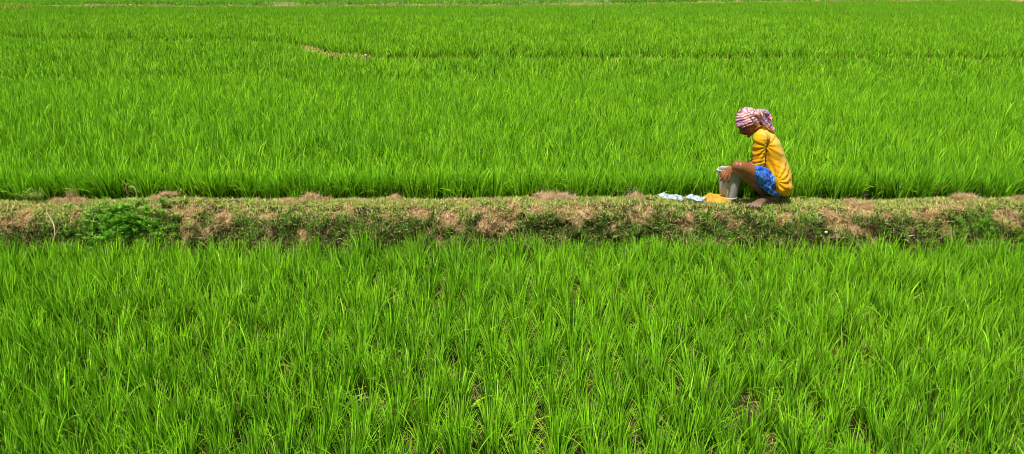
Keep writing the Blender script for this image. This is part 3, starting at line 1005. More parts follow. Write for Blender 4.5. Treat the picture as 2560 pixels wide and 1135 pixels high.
# collar band
sweep_bm(bm, [at(1886, 328, 6.36), at(1892, 318, 6.32), at(1905, 314, 6.34), at(1912, 317, 6.40), at(1905, 314, 6.46), at(1892, 318, 6.45)], [.007] * 6, seg=10)
me = remeshed(bm, 'shirt', 0.0042, 14, 0.5)
v = coords(me); nn = normals(me)
# folds: radiate from the armpit, gather over the hip, cross the sleeve
X, Yc, Z = v[:, 0], v[:, 1], v[:, 2]
arm_pit = at(1913, 365, 6.25); hip = at(1936, 450, 6.25)


def ridge(u, sharp=1.6):
    return 1 - 2 * np.abs((u % 1.0) - 0.5) ** (1 / sharp) * 2 ** (1 / sharp)


wx = fbm(X * 5, Z * 5, Yc * 5, o=3, seed=5); wz = fbm(X * 4 + 9, Z * 4, Yc * 4, o=3, seed=6)
ang = np.arctan2(Z - arm_pit[2], X - arm_pit[0])
r1 = np.hypot(X - arm_pit[0], Z - arm_pit[2])
rad1 = np.sin(ang * 11 + wx * 5) * np.exp(-((r1 - .09) / .08) ** 2)
ang2 = np.arctan2(Z - hip[2], X - hip[0]); r2 = np.hypot(X - hip[0], Z - hip[2])
rad2 = np.sin(ang2 * 12 + wz * 5) * np.exp(-((r2 - .11) / .08) ** 2)
diag = np.sin((Z * 1.0 + X * 0.55) * 115 + wx * 9 + wz * 5) * np.clip(0.35 + fbm(X * 9, Z * 9, Yc * 4, seed=9, o=2), 0, 1)
low = np.clip((0.62 - Z) / 0.25, 0, 1)
slv = np.exp(-(((X - (SN[0] + EN[0]) / 2) / .07) ** 2)) * (Z < .62) * (Yc < 6.33)
cross_ = np.sin(Z * 190 - X * 60 + wx * 6) * slv * np.clip((0.55 - Z) / 0.15, 0.15, 1)
amp = 0.0040 * rad1 + 0.0055 * rad2 + 0.0035 * diag * low + 0.0032 * cross_ + 0.005 * wx
# deep crease between the sleeve and the side of the shirt
crease = np.exp(-((X - (at(1914, 380, 6.25)[0] + (0.46 - Z) * 0.02)) / .007) ** 2) * ((Z > .36) & (Z < .60)) * (Yc < 6.36)
set_coords(me, v + nn * (amp - 0.012 * crease)[:, None])
worn_sheen = np.clip((nn[:, 2] * 0.9 + nn[:, 0] * 0.55 - 0.05), 0, 1) * np.clip((Z - .15) / .3, 0.2, 1) * 0.5
fa = me.attributes.new('worn_sheen', 'FLOAT', 'POINT'); fa.data.foreach_set('value', worn_sheen.astype(np.float32))
shirt = link('shirt', me, M_SHIRT, person)
M_TEAR = mat_plain('shirt_hole_shadow', (0.10, 0.035, 0.01), 0.9)
nv = normals(me); vv_ = coords(me)
for (px, py, a_) in ((1947.5, 378, .007), (1922, 361, .004)):
    # nearest shirt vertex to the sight line, on the near side
    rd = ray(px, py); rd = rd / np.linalg.norm(rd); w_ = vv_ - np.array([0, 0, CAM_H])
    tt = w_ @ rd; dd_ = np.linalg.norm(w_ - tt[:, None] * rd, axis=1); dd_[tt > 6.75] += 9
    cand = np.argsort(dd_)[:25]; i_ = cand[np.argmin(tt[cand])]
    n_ = nv[i_]; u_ = np.cross(n_, [0, 0, 1]); u_ /= np.linalg.norm(u_)
    h_ = solid('tear', lambda b: ellipsoid_bm(b, vv_[i_], (a_, a_ * .8, .002), [u_, np.cross(n_, u_), n_], 12), M_TEAR, shirt)
    h_.matrix_parent_inverse = Matrix.Identity(4)

# two dark stitched holes in the cloth
# shorts --------------------------------------------------------------
bm = bmesh.new()
HEM = at(1890, 431, 6.215)
sweep_bm(bm, [at(1891, 430, 6.225), at(1903, 438, 6.245), at(1917, 450, 6.285), at(1926, 457, 6.35)], [.069, .078, .092, .080], [.078, .082, .090, .085], seg=32)
sweep_bm(bm, [at(1901, 444, 6.24), at(1915, 463, 6.26), at(1926, 474, 6.29)], [.050, .050, .044], [.060, .066, .060], seg=28)
sweep_bm(bm, [at(1912, 462, 6.24), at(1924, 476, 6.27), at(1934, 478, 6.32)], [.030, .034, .034], [.03, .05, .08], seg=24)
sweep_bm(bm, [KF * .45 + HF * .55, HF], [.080, .095], seg=24)
ellipsoid_bm(bm, at(1942, 462, 6.42), (.08, .15, .07))
me = remeshed(bm, 'shorts', 0.0042, 3, 0.5)
v = coords(me); nn = normals(me); X, Yc, Z = v.T
w1 = fbm(X * 7, Z * 7, Yc * 7, o=3, seed=15)
t_ = (X - HEM[0]) * 0.75 - (Z - HEM[2]) * 0.35
set_coords(me, v + nn * (0.004 * np.sin(t_ * 130 + w1 * 12) * (0.5 + w1) + 0.007 * w1)[:, None])
link('shorts', me, M_SHORTS, person)

# head cloth ----------------------------------------------------------
cloth = None
bm = bmesh.new()
res = bmesh.ops.create_uvsphere(bm, u_segments=36, v_segments=24, radius=1.0)
for v_ in res['verts']:
    p = np.array(v_.co); p = p * [.098, .083, .088]
    p[2] = max(p[2], -0.018 - 0.55 * min(0, p[0]) * 0 - (0.02 if p[0] < -.02 else 0))
    v_.co = Vector(AX.T @ (p + [-.010, 0, .036]) + HC)
# wraps around the brow
for k, (u0, u1, rr) in enumerate([(.036, .000, .014), (.050, .012, .013), (.026, -.022, .012)]):
    ring = []
    for a in np.linspace(-2.5, 2.5, 13):
        cf, sf = math.cos(a), math.sin(a)
        tt = abs(a) / 2.5
        ring.append(hd(-.010 + .100 * cf, .082 * sf, u0 * (1 - tt) + u1 * tt))
    sweep_bm(bm, ring, rr, rr * 0.7, side=HU * 0 + HFW * 0 + HS, seg=12, sub=3)
# flap behind the ear to the nape
sweep_bm(bm, [at(1880, 289, 6.30), at(1887, 300, 6.30), at(1893, 310, 6.33), at(1896, 315, 6.36)], [.022, .024, .020, .014], [.022, .024, .022, .02], seg=16)
sweep_bm(bm, [at(1878, 287, 6.46), at(1888, 302, 6.46), at(1896, 313, 6.42)], [.022, .024, .018], seg=16)
ellipsoid_bm(bm, at(1888, 296, 6.38), (.042, .072, .058))
ellipsoid_bm(bm, at(1897, 298, 6.40), (.035, .055, .045))
me = remeshed(bm, 'head_cloth', 0.0036, 2, 0.5)
v = coords(me); nn = normals(me); L_ = (v - HC) @ AX.T
w1 = fbm(v[:, 0] * 11, v[:, 1] * 11, v[:, 2] * 11, o=3, seed=25)
fold = np.sin((L_[:, 2] * 1.0 - L_[:, 0] * 0.35) * 260 + w1 * 6) * 0.0026 + 0.004 * w1
set_coords(me, v + nn * fold[:, None])
cloth = link('head_cloth', me, M_CLOTH, person)


def roll(name, pts, ra, rb, freq, seed):
    b = bmesh.new(); sweep_bm(b, pts, ra, rb, seg=24, sub=8)
    m_ = remeshed(b, name, 0.0036, 2, 0.5)
    v = coords(m_); nn = normals(m_)
    w1 = fbm(v[:, 0] * 12, v[:, 1] * 12, v[:, 2] * 12, o=2, seed=seed)
    set_coords(m_, v + nn * (0.003 * np.sin((v[:, 0] + v[:, 2]) * freq + v[:, 1] * 120 + w1 * 5) + .003 * w1)[:, None])
    o_ = link(name, m_, M_CLOTH, cloth)
    o_.matrix_parent_inverse = Matrix.Identity(4)
    return o_


roll('cloth_knot', [at(1886, 288, 6.35), at(1895, 280, 6.40), at(1908, 279, 6.43), at(1919, 287, 6.44), at(1926, 298, 6.43), at(1926, 306, 6.42)],
     [.016, .020, .020, .022, .020, .012], [.03, .04, .04, .04, .035, .02], 160, 31)
roll('cloth_tail', [at(1884, 285, 6.30), at(1896, 285, 6.31), at(1906, 295, 6.32), at(1914, 306, 6.32), at(1924, 315, 6.32), at(1932, 323, 6.32)],
     [.018, .024, .026, .026, .022, .016], [.026, .026, .022, .020, .018, .024], 210, 33)
# fringe threads at the end of the tail
n = 46
b0 = np.array([at(1929 + rng.uniform(-4, 4), 320 + rng.uniform(-4, 3), 6.32 + rng.uniform(-.02, .02)) for _ in range(n)])
vv, qd, c = blades(b0, rng.normal(0, .6, n), rng.uniform(2.0, 2.6, n), rng.uniform(0, .5, n), rng.uniform(.02, .04, n), np.full(n, .003),
                   np.tile(np.array([[.42, .25, .45]]), (n, 1)) * rng.uniform(.5, 1.3, (n, 1)), 3)
o_ = link('fringe', quad_mesh('fringe', vv, qd, c), M_STRAW, cloth); o_.matrix_parent_inverse = Matrix.Identity(4)

# ------------------------------------------------------------------ bucket
BC = np.array([*(at(1827, 430, 6.45)[:2]), 0.0]); BC[2] = 0.018
bucket = empty('bucket', BC)
tag(bucket, 'dented grey metal bucket with pale rim standing between the man and orange grain heap', 'bucket')
BH = 0.262


def bucket_r(z): return 0.074 + (0.112 - 0.074) * (z / BH) ** 0.92


k_ = NT('dull_zinc'); O_ = k_.coord('Object')
n1 = k_.noise(16, 5, O_); n2 = k_.noise(70, 4, O_)
c_ = k_.ramp(n1, [(0.3, (0.46, 0.46, 0.43)), (0.7, (0.60, 0.60, 0.56))])
M_ZINC = k_.surf(k_.mix(c_, k_.ramp(n2, [(0.3, 0.8), (0.7, 1.1)]), 1.0, 'MULTIPLY'), 0.55, 0.4, n2, 0.25, 0.004, metallic=0.1)
M_RIM = mat_plain('pale_worn_metal', (0.66, 0.64, 0.60), 0.45, 0.5)
prof = [(0.001, .004), (0.070, .004)] + [(bucket_r(z), z) for z in np.linspace(.006, BH, 22)] + [(bucket_r(z) - .004, z) for z in np.linspace(BH, .02, 20)] + [(0.001, .02)]
me = lathe(prof, 64, 'bucket_body', BC); v = coords(me); nn = normals(me)
dn = fbm(v[:, 0] * 12, v[:, 1] * 12, v[:, 2] * 9, o=3, seed=44); cen = v - BC; rr = np.hypot(cen[:, 0], cen[:, 1])
v[:, :2] = BC[:2] + cen[:, :2] * (1 + 0.022 * dn * (rr > .03))[:, None]
set_coords(me, v); link('bucket_body', me, M_ZINC, bucket)


def ring_mesh(name, r, z, t, seg=64, wob=0.0):
    b = bmesh.new()
    R_ = [BC + [(r * (1 + wob * math.sin(3 * a))) * math.cos(a), (r * (1 + wob * math.sin(3 * a))) * math.sin(a), z] for a in np.linspace(0, 2 * math.pi, seg, endpoint=False)]
    rings = []
    for i, p in enumerate(R_):
        a = 2 * math.pi * i / seg; dr = np.array([math.cos(a), math.sin(a), 0])
        rings.append([b.verts.new(p + dr * t * math.cos(c) + np.array([0, 0, t * math.sin(c)])) for c in np.linspace(0, 2 * math.pi, 10, endpoint=False)])
    for i in range(seg):
        for k in range(10):
            b.faces.new((rings[i][k], rings[i][(k + 1) % 10], rings[(i + 1) % seg][(k + 1) % 10], rings[(i + 1) % seg][k]))
    bmesh.ops.recalc_face_normals(b, faces=b.faces)
    m_ = bpy.data.meshes.new(name); b.to_mesh(m_); b.free()
    m_.polygons.foreach_set('use_smooth', np.ones(len(m_.polygons), bool))
    return m_


link('rim', ring_mesh('rim', bucket_r(BH) + .002, BH, .0055, wob=.008), M_RIM, bucket)
link('base_ring', ring_mesh('base_ring', .0755, .008, .0062), M_RIM, bucket)
# ear that holds the handle, and the handle folded down over the far side
lug = BC + [-.116, -.012, BH - .014]
solid('handle_lug', lambda b: (sweep_bm(b, [lug + [0, -.012, .012], lug + [-.012, -.012, .016], lug + [-.014, .012, .012], lug + [0, .014, -.012]], [.006] * 4, seg=10), ellipsoid_bm(b, lug, (.007, .014, .020))), M_RIM, bucket)
hp = [BC + [.118 * math.cos(a), .118 * math.sin(a), BH - .012 - .05 * math.sin(a)] for a in np.linspace(0.05, math.pi - 0.05, 14)]
solid('handle', lambda b: sweep_bm(b, hp, .0032, seg=8, sub=3), M_RIM, bucket)
# the thin red scratch painted on the front
def on_bucket(px, py):
    r = ray(px, py)
    for t in np.linspace(5.5, 7.5, 4000):
        p = np.array([r[0] * t, r[1] * t, CAM_H + r[2] * t])
        z = p[2] - BC[2]
        if 0 < z < BH and math.hypot(p[0] - BC[0], p[1] - BC[1]) <= bucket_r(z) + .0035: return p
    return BC
mk = [on_bucket(1816.5, 467.5), on_bucket(1820, 471), on_bucket(1824.5, 475.5)]
solid('red_mark', lambda b: sweep_bm(b, mk, .0016, seg=8, sub=3), mat_plain('red_paint', (0.35, 0.04, 0.05), 0.5), bucket)
# grain inside
inn = [(0.001, .165), (.05, .16), (bucket_r(.145) - .008, .145)]
me = lathe(inn, 48, 'orange_grain', BC)
M_GRAIN_K = NT('orange_grain'); kk_ = M_GRAIN_K; PP = kk_.pos(); g1 = kk_.noise(20, 4, PP); g2 = kk_.noise(240, 3, PP, 0.7)
cg = kk_.ramp(g1, [(0.3, (0.70, 0.34, 0.035)), (0.7, (0.88, 0.50, 0.075))])
M_GRAIN = kk_.surf(kk_.mix(cg, kk_.ramp(g2, [(0.35, 0.72), (0.65, 1.15)]), 1.0, 'MULTIPLY'), 0.9, 0.1, g2, 0.8, 0.006)

# ------------------------------------------------------------------ grain heap beside the bucket
def mound(name, pts_px, fn_h, mat, label, cat, z0=0.0):
    pass


gc = on_z(1789, 500, 0.01)
nx, ny = 90, 60
uu, vvv = np.meshgrid(np.linspace(-1, 1, nx), np.linspace(-1, 1, ny))
hx, hy = 0.155, 0.115
ed = np.clip(1 - (np.abs(uu) ** 2.1 + np.abs(vvv) ** 2.1), 0, 1)
hz_ = (0.050 * np.exp(-((uu + .35) / .42) ** 2) + 0.038 * np.exp(-((uu - .35) / .38) ** 2)) * ed ** .55
X = gc[0] + uu * hx; Yv = gc[1] + vvv * hy + 0.02 * uu
n_ = fbm(X * 22, Yv * 22, o=4, seed=71)
H = 0.004 + hz_ * (1 + .45 * n_) + .006 * n_ - .03 * (ed <= 0)
V = np.stack([X, Yv, H + 0.006], -1)
idx = np.arange(nx * ny).reshape(ny, nx)
q = np.stack([idx[:-1, :-1], idx[:-1, 1:], idx[1:, 1:], idx[1:, :-1]], -1).reshape(-1, 4)
o = link('grain_heap', quad_mesh('grain_heap', V, q), M_GRAIN)
tag(o, 'loose heap of orange grain poured on the bund left of the grey bucket', 'grain')

# ------------------------------------------------------------------ crumpled printed sacks
def sack(name, outline, thick, seed, label, lining=True):
    """outline: photo points of the low crumpled sack, clockwise from its left tip"""
    P = np.array([on_z(px, py, 0.02 + z) for px, py, z in outline])
    a, b_ = P[0], P[-1]
    nx, ny = 60, 26
    t = np.linspace(0, 1, nx); s = np.linspace(-1, 1, ny)
    c = np.array([np.interp(t, np.linspace(0, 1, len(P)), P[:, k]) for k in range(3)]).T
    wd = np.interp(t, [0, .2, .55, .85, 1], [.010, .040, .055, .045, .025])
    V = np.zeros((ny, nx, 3))
    for j, sv in enumerate(s):
        V[j, :, 0] = c[:, 0] + 0.02 * sv
        V[j, :, 1] = c[:, 1] + wd * sv
        prof = thick * (1 - abs(sv) ** 2.2)
        V[j, :, 2] = c[:, 2] + prof * np.interp(t, [0, .15, .5, .8, 1], [.25, .9, 1, .75, .35])
    n_ = fbm(V[..., 0] * 16, V[..., 1] * 16, o=3, seed=seed); n2 = 1 - 2 * np.abs(fbm(V[..., 0] * 20, V[..., 1] * 14 + 4, o=2, seed=seed + 3))
    V[..., 2] += .016 * n_ + .012 * n2
    idx = np.arange(nx * ny).reshape(ny, nx)
    q = np.stack([idx[:-1, :-1], idx[:-1, 1:], idx[1:, 1:], idx[1:, :-1]], -1).reshape(-1, 4)
    root = empty(name, c[nx // 2]); tag(root, label, 'sack')
    link('sack_cloth', quad_mesh('sack_cloth', V, q), M_BAG, root)
    if lining:
        # open dark mouth folded under the front edge
        W = []
        for k, (dy, dz) in enumerate([(0.0, .004), (-.020, .002), (-.034, -.010), (-.030, -.026)]):
            seg_ = V[0, int(nx * .35):].copy(); seg_[:, 1] += dy; seg_[:, 2] += dz
            W.append(seg_)
        W = np.array(W); m_ = W.shape[1]; idx = np.arange(4 * m_).reshape(4, m_)
        q = np.stack([idx[:-1, :-1], idx[:-1, 1:], idx[1:, 1:], idx[1:, :-1]], -1).reshape(-1, 4)
        link('sack_mouth', quad_mesh('sack_mouth', W, q), M_DARK, root)
    return root


sack('plastic_sack', [(1646, 489, .012), (1662, 493, .008), (1682, 496, .004), (1700, 498, .0), (1712, 500, -.004)], .026, 81,
     'crumpled white sack with blue print, the farther one from the bucket', lining=False)
sack('plastic_sack', [(1715, 494, .014), (1732, 497, .012), (1750, 500, .008), (1764, 499, .006)], .026, 87,
     'small crumpled white sack with dark open mouth touching the orange grain heap')

# ------------------------------------------------------------------ uprooted dry clumps along the crest
CL = [(175, 500, .20, .05, 'flat dry clump with one tall pointed wisp near the left end of the bund', 'wisp'),
      (408, 500, .13, .05, 'slanting strip of dry uprooted grass right of the broad-leaved weed', 'slant'),
      (790, 496, .16, .085, 'tallest pile of dry brown roots on the bund crest', 'pile'),
      (722, 505, .13, .030, 'low pinkish clod just left of the tallest root pile', 'low'),
      (900, 500, .14, .040, 'long low dry clod on the crest between the tallest pile and a rounder clod', 'low'),
      (984, 500, .08, .050, 'small rounded dry clod right of the long low one', 'round'),
      (1140, 499, .09, .045, 'fuzzy straw tuft alone on the grassy middle of the crest', 'round'),
      (1385, 500, .20, .045, 'wide spread of straw with pale loose stems, left of the white sacks', 'spread'),
      (1590, 497, .10, .045, 'small dry tuft beside the brown flowering weed', 'round'),
      (2122, 498, .11, .05, 'dry straw heap on the crest right of the squatting man', 'round'),
      (2158, 512, .09, .060, 'yellow roots spilling over the front edge of the bund right of the man', 'pile'),
      (2412, 500, .13, .045, 'dry pinkish clump on the crest near the right end', 'low'),
      (2548, 498, .08, .05, 'brown clump of roots at the right border of the photo', 'round')]
for i, (px, py, rx, h, lab, kind) in enumerate(CL):
    c = on_z(px, py, 0.012); zb = bund_top_z(c[0], c[1])
    root = empty('dry_clump', (c[0], c[1], zb))
    tag(root, lab, 'dry clump', 'clumps of dry uprooted grass along the bund crest')
    n1_, n2_ = 44, 28; h = h * .85
    uu, vvv = np.meshgrid(np.linspace(-1, 1, n1_), np.linspace(-1, 1, n2_))
    X = c[0] + uu * rx; ry = min(rx * .55, .085); Yv = c[1] + vvv * ry
    ed = np.clip(1 - uu ** 2 - vvv ** 2, 0, 1)
    nz = fbm(X * 16, Yv * 16, o=4, seed=200 + i)
    nz2 = fbm(X * 7, Yv * 7, o=2, seed=300 + i)
    ed = np.clip(ed + .9 * nz2 - .15, 0, 1) * (ed > 0)
    H = zb - .014 + h * ed ** .5 * (.8 + 1.4 * nz) + .014 * nz - .03 * (ed <= 0)
    idx = np.arange(n1_ * n2_).reshape(n2_, n1_)
    q = np.stack([idx[:-1, :-1], idx[:-1, 1:], idx[1:, 1:], idx[1:, :-1]], -1).reshape(-1, 4)
    link('soil_clod', quad_mesh('soil_clod', np.stack([X, Yv, H], -1), q), M_EARTH, root)
    n = int(620 * rx / .12)
    a = rng.uniform(0, 6.28, n); r = np.sqrt(rng.uniform(0, 1, n))
    u_, v_ = r * np.cos(a), r * np.sin(a)
    e_ = np.clip(1 - r ** 2 + .9 * fbm((c[0] + u_ * rx) * 7, (c[1] + v_ * ry) * 7, o=2, seed=300 + i) - .15, 0, 1)
    zz = zb - .006 + h * e_ ** .6 * .95
    base = np.stack([c[0] + u_ * rx, c[1] + v_ * ry, zz], -1)
    ln = rng.uniform(.9, 1.9, n)
    Lg = rng.uniform(.02, .065, n) * (1.4 if kind in ('spread', 'pile') else 1.0)
    cc = c_straw(n); cc[rng.uniform(0, 1, n) < .15] *= .5
    if kind == 'wisp':
        m_ = 60; base[:m_, 0] = c[0] + .02 + rng.normal(0, .015, m_); base[:m_, 2] = zb + .01
        ln[:m_] = rng.uniform(.0, .25, m_); Lg[:m_] = rng.uniform(.08, .15, m_)
    if kind == 'slant':
        base[:, 2] += (u_ * .035 + .02); base[:, 1] += u_ * .03
    if kind == 'spread':
        m_ = 80; cc[:m_] = [.80, .68, .46]; Lg[:m_] = rng.uniform(.08, .14, m_); base[:m_, 1] -= .03
    vv, qd, col_ = blades(base, rng.uniform(0, 6.28, n), ln, rng.uniform(-.9, .9, n), Lg, rng.uniform(.002, .0046, n), cc, 4, shape=.4, wiggle=1.3)
    link('straw', quad_mesh('straw', vv, qd, col_), M_STRAW, root)


# ------------------------------------------------------------------ weeds and stalks
def leaf_fan(n, base_fn, L, W, lean, col, curv=(.1, .9), segs=4):
    b = base_fn(n)
    return blades(b, rng.uniform(0, 6.28, n), rng.uniform(*lean, n), rng.uniform(*curv, n), rng.uniform(*L, n), rng.uniform(*W, n), col(n), segs, shape=.75, twist=rng.uniform(-.5, .5, n))


def weed(name, label, cat, cx, cy, rx, ry, nst, h, leafL, leafW, col, stemcol=(.10, .20, .04), group=None, per=9):
    """stems with whorls of lance-shaped leaves"""
    ctr = None; S = []; Lf = []
    wx_, wy_ = face_point(cx, cy)
    for k in range(nst):
        a = rng.uniform(0, 6.28); r = min(1.5, abs(rng.normal(0, .72)))
        x = wx_ + r * math.cos(a) * rx; yy = wy_ + r * math.sin(a) * ry
        z = np.interp(yy, PROF[:, 0], PROF[:, 1]) + 0.01
        hh = h * rng.uniform(.5, 1.1); az = rng.normal(-1.57, 1.0); le = rng.uniform(.1, .75)
        sv, sq, sc_ = blades(np.array([[x, yy, z]]), np.array([az]), np.array([le]), np.array([.3]), np.array([hh]), np.array([.005]), np.array([stemcol]), 5)
        S.append((sv, sq, sc_))
        pts = sv.reshape(-1, 2, 3).mean(1)
        for lvl_ in (1, 2, 3, 4, 5):
            p = pts[lvl_]
            m_ = per if lvl_ == 5 else max(3, per // 2)
            a0 = rng.uniform(0, 6.28)
            az_ = a0 + np.arange(m_) * 6.28 / m_ + rng.normal(0, .2, m_)
            Lf.append(blades(np.tile(p, (m_, 1)), az_, rng.uniform(.6, 1.35, m_), rng.uniform(.1, .7, m_), rng.uniform(*leafL, m_) * (.7 if lvl_ == 5 else 1),
                             rng.uniform(*leafW, m_), col(m_), 4, shape=.8, twist=rng.uniform(-.4, .4, m_)))
    root = empty(name, (wx_, wy_, float(np.interp(wy_, PROF[:, 0], PROF[:, 1]))))
    tag(root, label, cat, group)
    v, q, c = merge(S); so_ = link('stems', quad_mesh('stems', v, q, c), M_GRASS, root)
    if nst > 20: so_['kind'] = 'stuff'
    v, q, c = merge(Lf); link('leaves', quad_mesh('leaves', v, q, c), M_GRASS, root)
    return root


def c_weed(n):
    k = rng.uniform(0, 1, (n, 1))
    return np.array([.05, .20, .010]) * (1 - k) + np.array([.30, .66, .05]) * k


def c_lime(n):
    k = rng.uniform(0, 1, (n, 1))
    return np.array([.16, .34, .02]) * (1 - k) + np.array([.36, .55, .04]) * k


weed('leafy_weed', 'bushy dark green weed with narrow star-shaped leaves on the left bund face', 'weed', 322, 572, .33, .14, 210, .12, (.035, .07), (.007, .012), c_weed, per=8)
weed('leafy_weed', 'small pale weed seedlings with rounded leaves at the foot of the left bund', 'weed', 285, 612, .10, .03, 16, .10, (.025, .045), (.009, .014), lambda n: c_weed(n) * 1.6 + .03, per=7)
weed('trailing_weed', 'dark green trailing weed hanging low on the bund near the right end', 'weed', 2440, 575, .24, .09, 38, .12, (.04, .07), (.004, .007), lambda n: c_weed(n) * .95, per=6)
weed('lime_weed', 'lime green weed leaning in from the right border under the bund', 'weed', 2556, 610, .08, .07, 34, .13, (.02, .04), (.008, .013), c_lime, per=8)
weed('yellow_weed', 'yellowish feathery weed on the crest near the left end of the bund', 'weed', 92, 502, .10, .03, 40, .12, (.015, .03), (.003, .005), lambda n: c_olive(n) * 1.15, (.3, .3, .06), per=7)
weed('flowering_weed', 'thin brownish weed with tiny pale flower heads left of the white sacks', 'weed', 1572, 497, .11, .03, 26, .16, (.012, .022), (.004, .007), lambda n: np.where(rng.uniform(0, 1, (n, 1)) < .4, c_pale(n) * .8, c_olive(n) * .7), (.12, .10, .05), per=6)


def stalk(name, label, lines, mat, cat='stalk', extra=None):
    root_p = lines[0][0][0]
    root = empty(name, root_p); tag(root, label, cat)
    for k, (pts, r) in enumerate(lines):
        solid('stem' if k == 0 else 'side_shoot', lambda b: sweep_bm(b, pts, r, seg=8, sub=5), mat, root)
    return root


M_PALE = mat_plain('bleached_stalk', (0.50, 0.42, 0.20), 0.7)
M_CURL = mat_plain('dry_leaf', (0.42, 0.36, 0.18), 0.8)
M_ROOT = mat_plain('brown_root', (0.20, 0.11, 0.06), 0.9)
stalk('dead_stalk', 'bent pale dead stalk leaning on the left bund face', [
    ([at(128, 618, 5.70), at(136, 590, 5.72), at(135, 565, 5.76), at(126, 545, 5.86), at(117, 530, 5.96), at(119, 518, 6.02)], [.004, .0045, .005, .0045, .003, .002]),
    ([at(137, 590, 5.72), at(143, 577, 5.72), at(148, 568, 5.74)], [.004, .003, .002]),
    ([at(119, 531, 5.96), at(130, 527, 5.97), at(142, 523, 6.0)], [.003, .002, .0015])], M_PALE)
cs = stalk('curled_leaf', 'curled dry leaf with hanging root standing against rice behind the left bund', [
    ([at(341, 493, 6.52), at(341, 482, 6.52), at(337, 470, 6.52), at(330, 466, 6.53), at(322, 466, 6.53), at(315, 461, 6.53), at(309, 456, 6.53), at(312, 450, 6.53)], [.004, .006, .007, .007, .006, .004, .003, .002])], M_CURL, 'dry leaf')
solid('root', lambda b: sweep_bm(b, [at(318, 463, 6.52), at(317, 474, 6.52), at(320, 485, 6.52), at(325, 488, 6.52)], [.007, .011, .008, .003], seg=10), M_ROOT, cs)

pb = face_point(2061, 583)
o = solid('pebble', lambda b: ellipsoid_bm(b, (pb[0], pb[1] - .03, float(np.interp(pb[1], PROF[:, 0], PROF[:, 1])) + .02), (.014, .012, .011), None, 12), mat_plain('white_stone', (.75, .72, .62), .6), None)
tag(o, 'small white pebble low on the bund face right of the man', 'pebble')
lp = on_z(915, 138, 0.26)
o = solid('litter_scrap', lambda b: ellipsoid_bm(b, lp, (.035, .025, .02), None, 10), M_BAG, None)
tag(o, 'tiny bluish white scrap of litter lying on the far bund', 'litter')

# top corners: lime weeds on a tan bank, and a bare bank on the right
wp = on_z(14, 22, 0.10)
def corner(name, label, cat, c, rx, ry, h, n, colfn, L, W):
    root = empty(name, (c[0], c[1], Z_BACK)); tag(root, label, cat)
    n1_, n2_ = 40, 24
    uu, vvv = np.meshgrid(np.linspace(-1, 1, n1_), np.linspace(-1, 1, n2_))
    ed = np.clip(1 - uu ** 2 - vvv ** 2, 0, 1); X = c[0] + uu * rx; Yv = c[1] + vvv * ry
    nz = fbm(X * 2.2, Yv * 2.2, o=4, seed=91)
    H = Z_BACK - .05 + h * ed ** .5 * (1 + .5 * nz)
    idx = np.arange(n1_ * n2_).reshape(n2_, n1_)
    q = np.stack([idx[:-1, :-1], idx[:-1, 1:], idx[1:, 1:], idx[1:, :-1]], -1).reshape(-1, 4)
    link('soil', quad_mesh('soil', np.stack([X, Yv, H], -1), q), M_EARTH, root)
    a = rng.uniform(0, 6.28, n); r_ = np.sqrt(rng.uniform(0, 1, n)); k_ = fbm(r_ * np.cos(a) * 4, r_ * np.sin(a) * 4, seed=92) > -0.1
    a, r_ = a[k_], r_[k_]; n = len(a)
    base = np.stack([c[0] + r_ * np.cos(a) * rx, c[1] + r_ * np.sin(a) * ry, Z_BACK - .02 + h * np.clip(1 - r_ ** 2, 0, 1) ** .5 * .9], -1)
    vv, qd, cc = blades(base, rng.uniform(0, 6.28, n), rng.uniform(.1, 1.3, n), rng.uniform(0, 1, n), rng.uniform(*L, n), rng.uniform(*W, n), colfn(n), 3)
    link('foliage', quad_mesh('foliage', vv, qd, cc), M_GRASS, root)


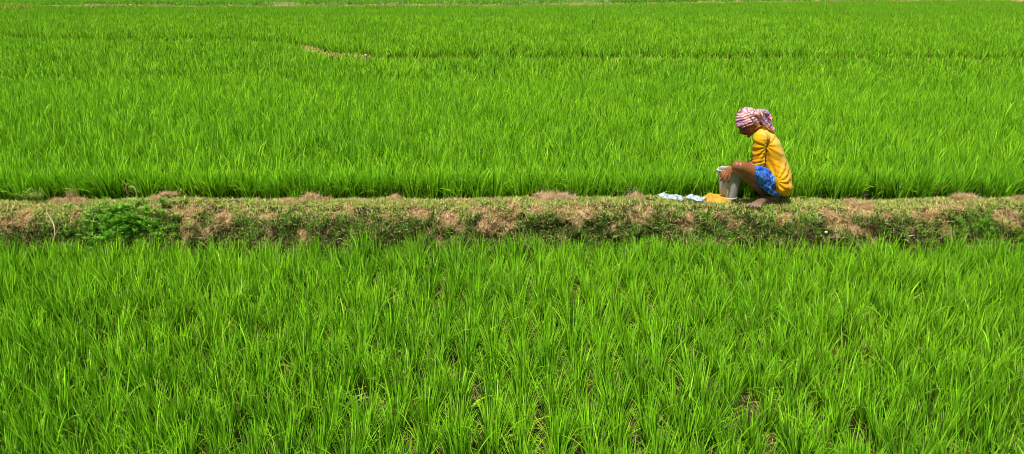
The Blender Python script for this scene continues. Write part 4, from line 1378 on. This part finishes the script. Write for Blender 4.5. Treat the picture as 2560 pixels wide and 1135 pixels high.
corner('weed_patch', 'lime green weeds over tan soil in the far upper left corner', 'weeds', wp, 1.3, 2.2, .38, 9000, c_lime, (.08, .25), (.02, .045))
corner('bare_bank', 'tan bare soil with a few dry stems at the far upper right corner', 'earth bank', on_z(2560, 3, 0.1), 1.0, 1.2, .42, 1500, c_straw, (.08, .2), (.015, .03))
for px, py, lean_, lab in ((268, 8, .15, 'upright pale dry stalk in the far rice, leftmost of the far stalks'),
                           (392, 8, -.3, 'slanting pale dry stalk in the far rice, middle of the three'),
                           (480, 8, .5, 'low leaning pale stalk in the far rice, rightmost of the three')):
    c = on_z(px, py + 8, 0.15)
    stalk('dry_stalk', lab, [([c - [0, 0, .25], c + [lean_ * .2, 0, .1], c + [lean_ * .6, 0, .36]], [.012, .010, .006]),
                             ([c + [lean_ * .2, 0, .1], c + [lean_ * .2 + .12, 0, .26]], [.008, .004])], M_PALE)

# ------------------------------------------------------------------ light, sky, camera
SUN = Vector((-0.20, -0.44, 1.0)).normalized()
sd = bpy.data.lights.new('sun', 'SUN'); sd.energy = 5.0; sd.angle = R(0.55); sd.color = (1.0, 0.95, 0.86)
so = bpy.data.objects.new('sun', sd); COL.objects.link(so)
so.rotation_euler = SUN.to_track_quat('Z', 'Y').to_euler(); so.location = (0, 0, 20)
w = bpy.data.worlds.new('World'); scene.world = w; w.use_nodes = True
nt = w.node_tree; nt.nodes.clear()
sky = nt.nodes.new('ShaderNodeTexSky'); sky.sky_type = 'NISHITA'; sky.sun_disc = False
sky.sun_elevation = math.asin(SUN.z); sky.sun_rotation = math.atan2(SUN.x, SUN.y)
sky.air_density = 1.3; sky.dust_density = 2.0
bg = nt.nodes.new('ShaderNodeBackground'); bg.inputs['Strength'].default_value = 0.065
wo = nt.nodes.new('ShaderNodeOutputWorld')
nt.links.new(sky.outputs[0], bg.inputs['Color']); nt.links.new(bg.outputs[0], wo.inputs['Surface'])

cd = bpy.data.cameras.new('camera'); cd.sensor_width = 36.0; cd.lens = 36.0 * FPX / 2560.0
cd.clip_start = 0.05; cd.clip_end = 2500
co = bpy.data.objects.new('camera', cd); COL.objects.link(co)
co.location = (0, 0, CAM_H); co.rotation_euler = (math.pi / 2 - PITCH, 0, 0)
scene.camera = co
scene.view_settings.view_transform = 'Standard'; scene.view_settings.look = 'None'
scene.view_settings.exposure = 0; scene.view_settings.gamma = 1
cy = scene.cycles
scene.render.engine = 'CYCLES'
cy.max_bounces = 6; cy.diffuse_bounces = 2; cy.glossy_bounces = 2; cy.transmission_bounces = 4
cy.pixel_filter_type = 'BLACKMAN_HARRIS'; cy.filter_width = 0.9
